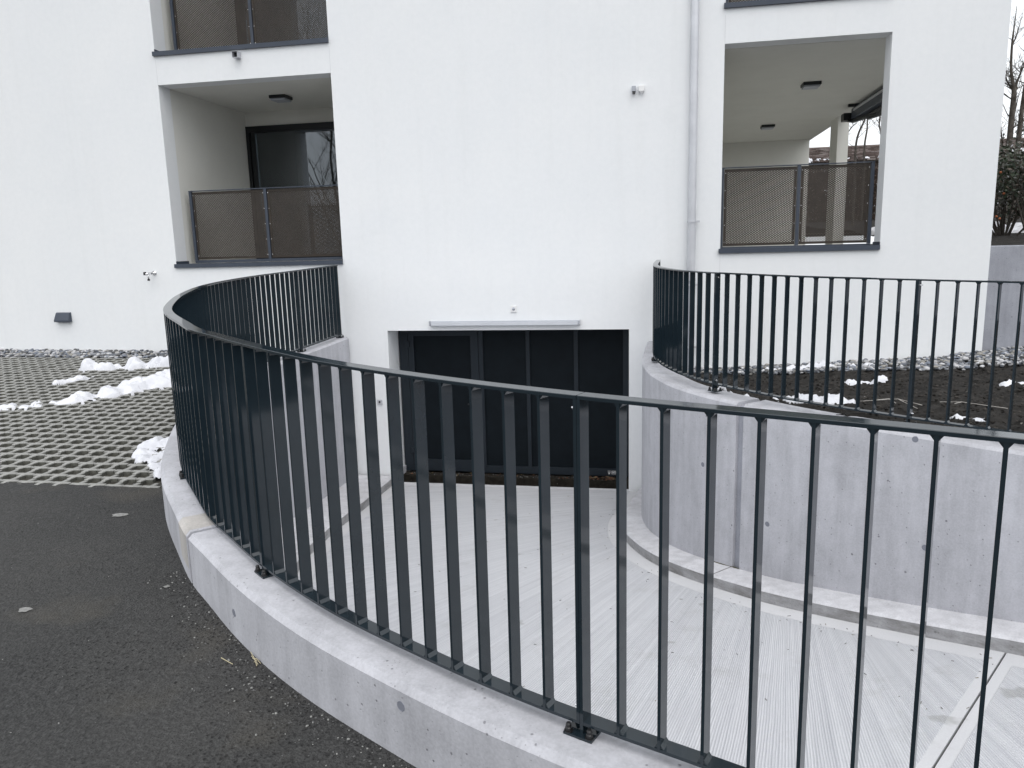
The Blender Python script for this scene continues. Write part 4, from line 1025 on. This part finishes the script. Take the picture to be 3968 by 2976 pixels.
# evergreen shrub
def shrub(label, x, y, z, w_, h, n, seed):
    n = int(n*.5); random.seed(seed); t = thing('evergreen_shrub', label, 'shrub', (x,y,z), 'evergreen shrubs on the bank'); mb = MB(); st = MB()
    lobes = [(random.gauss(0,w_*.33), random.gauss(0,w_*.33), random.uniform(.3,.9)*h, random.uniform(.2,.36)*w_) for _ in range(26)]
    def f():
        l = random.choice(lobes); v = Vector((random.gauss(0,1),random.gauss(0,1),random.gauss(0,1))).normalized()*l[3]*random.uniform(.6,1.1)
        return (x+l[0]+v.x, y+l[1]+v.y, z+max(.12, l[2]+v.z))
    leaves(mb, n, f, .035)
    for l in lobes[:14]: st.tube([(x+l[0]*.2,y+l[1]*.2,z),(x+l[0]*.6,y+l[1]*.6,z+l[2]*.5),(x+l[0],y+l[1],z+l[2])], [.018,.012,.006], 5)
    mb.build('foliage', LEAF, t, fix=False); st.build('stem', BARK, t, fix=False)
    sn = MB(); leaves(sn, int(n*.035), f, .022); sn.build('snow_crumbs', SNOW, t, fix=False)
    return t
P = at(3905,880,13.2); shrub('evergreen shrub next to the building corner, the left one with orange fruits', P.x-.05, 13.2, -.02, 1.0, 1.25, 5200, 3)
P = at(3990,880,12.6); sh2 = shrub('dark evergreen shrub at the right edge of the photo', P.x+.05, 12.6, -.05, 1.1, 1.35, 6000, 4)
shrub('farther evergreen shrub on the bank behind the others', 6.6, 15.2, .1, 1.5, 1.5, 4000, 6)
for k, (px, py) in enumerate(((3861,839),(3873,847),(3877,668),(3890,750))):
    c = at(px, py, 12.55); mb = MB(); mb.lathe((c.x,c.y,c.z), [(.003,-.019),(.015,-.012),(.020,0),(.015,.012),(.003,.018)], 10); o = mb.build('orange_fruit', ORANGE, smooth=True)
    tag(o, ('lower left','lower right','topmost','second highest')[k]+' orange fruit in the shrub beside the building corner', 'fruit', 'orange fruits in the shrub')
gsn = lambda lab, bl, s: snow_patch('snow_patch', lab, chain(bl, 5), lambda x, y: hill(x,y)+.02, .03, .4, s)
gsn('bright snow patch on the bank behind the retaining wall, under the shrub', [(5.4,14.3,.35,.12),(5.9,14.4,.4,.12),(6.5,14.2,.4,.1)], 61)
gsn('narrow snow patch on the bank near the building corner', [(4.4,15.6,.4,.12),(5.0,15.7,.4,.12)], 62)
# neighbour house with a low brown tiled roof, brown hedge in front of it
nh = thing('neighbour_house', 'low neighbouring house with a long brown tiled roof, far behind the building', 'house', (13, 32, .5))
MB().box(4.5, 24, 29.6, 36, .2, 2.75).build('wall', m_vary('house_wall', (.30,.27,.24), (.38,.34,.30), 2, .9), nh)
TILE = m_rand('roof_tile', [(.115,.088,.080),(.085,.066,.060),(.145,.115,.105),(.070,.055,.050),(.24,.21,.20)], .85)
mb = MB()
for k in range(24):
    y0, y1 = 28.9+k*.22, 28.9+(k+1)*.22; z0_, z1_ = 2.66+k*.0415, 2.66+(k+1)*.0415
    for i in range(66):
        x0_ = 4.2+i*.31+(k%2)*.15; dz = random.uniform(0,.012)
        mb.poly([(x0_,y0,z0_+.045+dz),(x0_+.28,y0,z0_+.045+dz),(x0_+.28,y1+.05,z1_+.01+dz),(x0_,y1+.05,z1_+.01+dz)]); mb.poly([(x0_,y0,z0_-.01),(x0_+.28,y0,z0_-.01),(x0_+.28,y0,z0_+.045+dz),(x0_,y0,z0_+.045+dz)])
tag(mb.build('roof_tile', TILE, nh, fix=False), kind='stuff')
mb = MB(); mb.poly([(4.2,28.88,2.62),(24.6,28.88,2.62),(24.6,34.2,3.64),(4.2,34.2,3.64)]); mb.poly([(4.2,34.2,3.64),(24.6,34.2,3.64),(24.6,37,2.6),(4.2,37,2.6)]); mb.build('roof_board', BARK, nh)
mb = MB(); mb.tube([(4.2,34.15,3.66),(24.6,34.15,3.66)], .07, 8); mb.build('ridge', TILE, nh)
snow_patch('snow_remnant', 'broken line of snow along the eave of the brown tiled roof', [(4.4+i*.33+random.uniform(-.1,.1), 29.0+random.uniform(0,.1), random.uniform(.05,.24), random.uniform(.05,.12)) for i in range(55)], lambda x, y: 2.66+.045+(y-28.9)*.189, .06, .5, 71)
hd = thing('brown_hedge', 'rough brown winter hedge in front of the tiled roof, behind the building', 'hedge', (10, 26, .6))
MB().box(3.2, 22, 26.1, 26.9, .2, 2.1).build('hedge_core', m_vary('hedge_twigs', (.030,.022,.018), (.075,.055,.045), 9, .95, .9, 30, .05), hd)
mb = MB(); leaves(mb, 22000, lambda: (random.uniform(3.2,15), 26.1-abs(random.gauss(0,.10)), random.uniform(.3,2.25)), .030)
leaves(mb, 5000, lambda: (random.uniform(3.2,15), random.uniform(26,26.9), 2.1+abs(random.gauss(0,.12))), .030); mb.build('foliage', BROWN, hd, fix=False)
mb = MB(); leaves(mb, 500, lambda: (random.uniform(3.2,15), 25.9, random.uniform(.4,2.2)), .03)
mb.build('snow_crumbs', SNOW, hd, fix=False)

# ------------------------------------------------------------------ small litter
random.seed(5)
def rod(name, label, pts, r, m, cat): return tag(MB().tube(pts, r, 5).build(name, m, fix=False), label, cat)
def ga(px, py, dz=.004):
    v = pix(px, py); t = -1.724/(v.z+.007*v.x-.0275*v.y); p = v*t; return (p.x, p.y, p.z+dz)
rod('straw_stalk', 'single dry straw stalk on the asphalt, clear of the wall', [ga(857,2552),ga(880,2565),ga(902,2577)], .0018, STRAW, 'straw')
mb = MB()
for a, b, c in (((972,2535),(985,2560),(1000,2580)),((980,2560),(995,2565),(1010,2576)),((985,2575),(998,2570),(1004,2562)),((975,2550),(990,2572),(996,2586))): mb.tube([ga(*a,.01),ga(*b,.015),ga(*c,.006)], .0015, 5)
tag(mb.build('grass_tuft', STRAW, fix=False), 'dry grass tuft at the foot of the curved wall', 'grass')
for px, py, lab in ((461,1998,'pale plaster splash on the asphalt nearest to the paver edge'),(95,2366,'pale plaster splash on the asphalt at the left edge of the photo'),(645,2275,'small pale plaster crumb between the splashes and the wall')):
    x, y, z = ga(px, py, 0); mb = MB(); n = 14; s_ = {461:.055,95:.035,645:.018}[px]
    mb.poly([(x+cos(2*pi*k/n)*s_*random.uniform(.6,1.2), y+sin(2*pi*k/n)*s_*.7*random.uniform(.6,1.2), gz(x,y)+.004) for k in range(n)])
    tag(mb.build('plaster_splash', m_vary('dried_plaster', (.17,.17,.165), (.30,.30,.29), 60, .9, .3), fix=False), lab, 'splash')
# needles and crumbs on the ramp
mb = MB()
for _ in range(170):
    si = random.uniform(.3, 6.4); t_ = random.uniform(.02,.9) if random.random() < .6 else random.uniform(0.03,.09); p = floor_pt(si, t_); a = random.random()*6.28; L = random.uniform(.003,.013)
    mb.bar((p.x-cos(a)*L, p.y-sin(a)*L, p.z+.004), (p.x+cos(a)*L, p.y+sin(a)*L, p.z+.004), random.uniform(.0015,.0035), .002)
tag(mb.build('ramp_litter', m_rand('litter', [(.04,.035,.03),(.08,.07,.05),(.16,.13,.07),(.03,.03,.03)], .9), fix=False), 'scattered needles and crumbs on the ramp surface', kind='stuff')
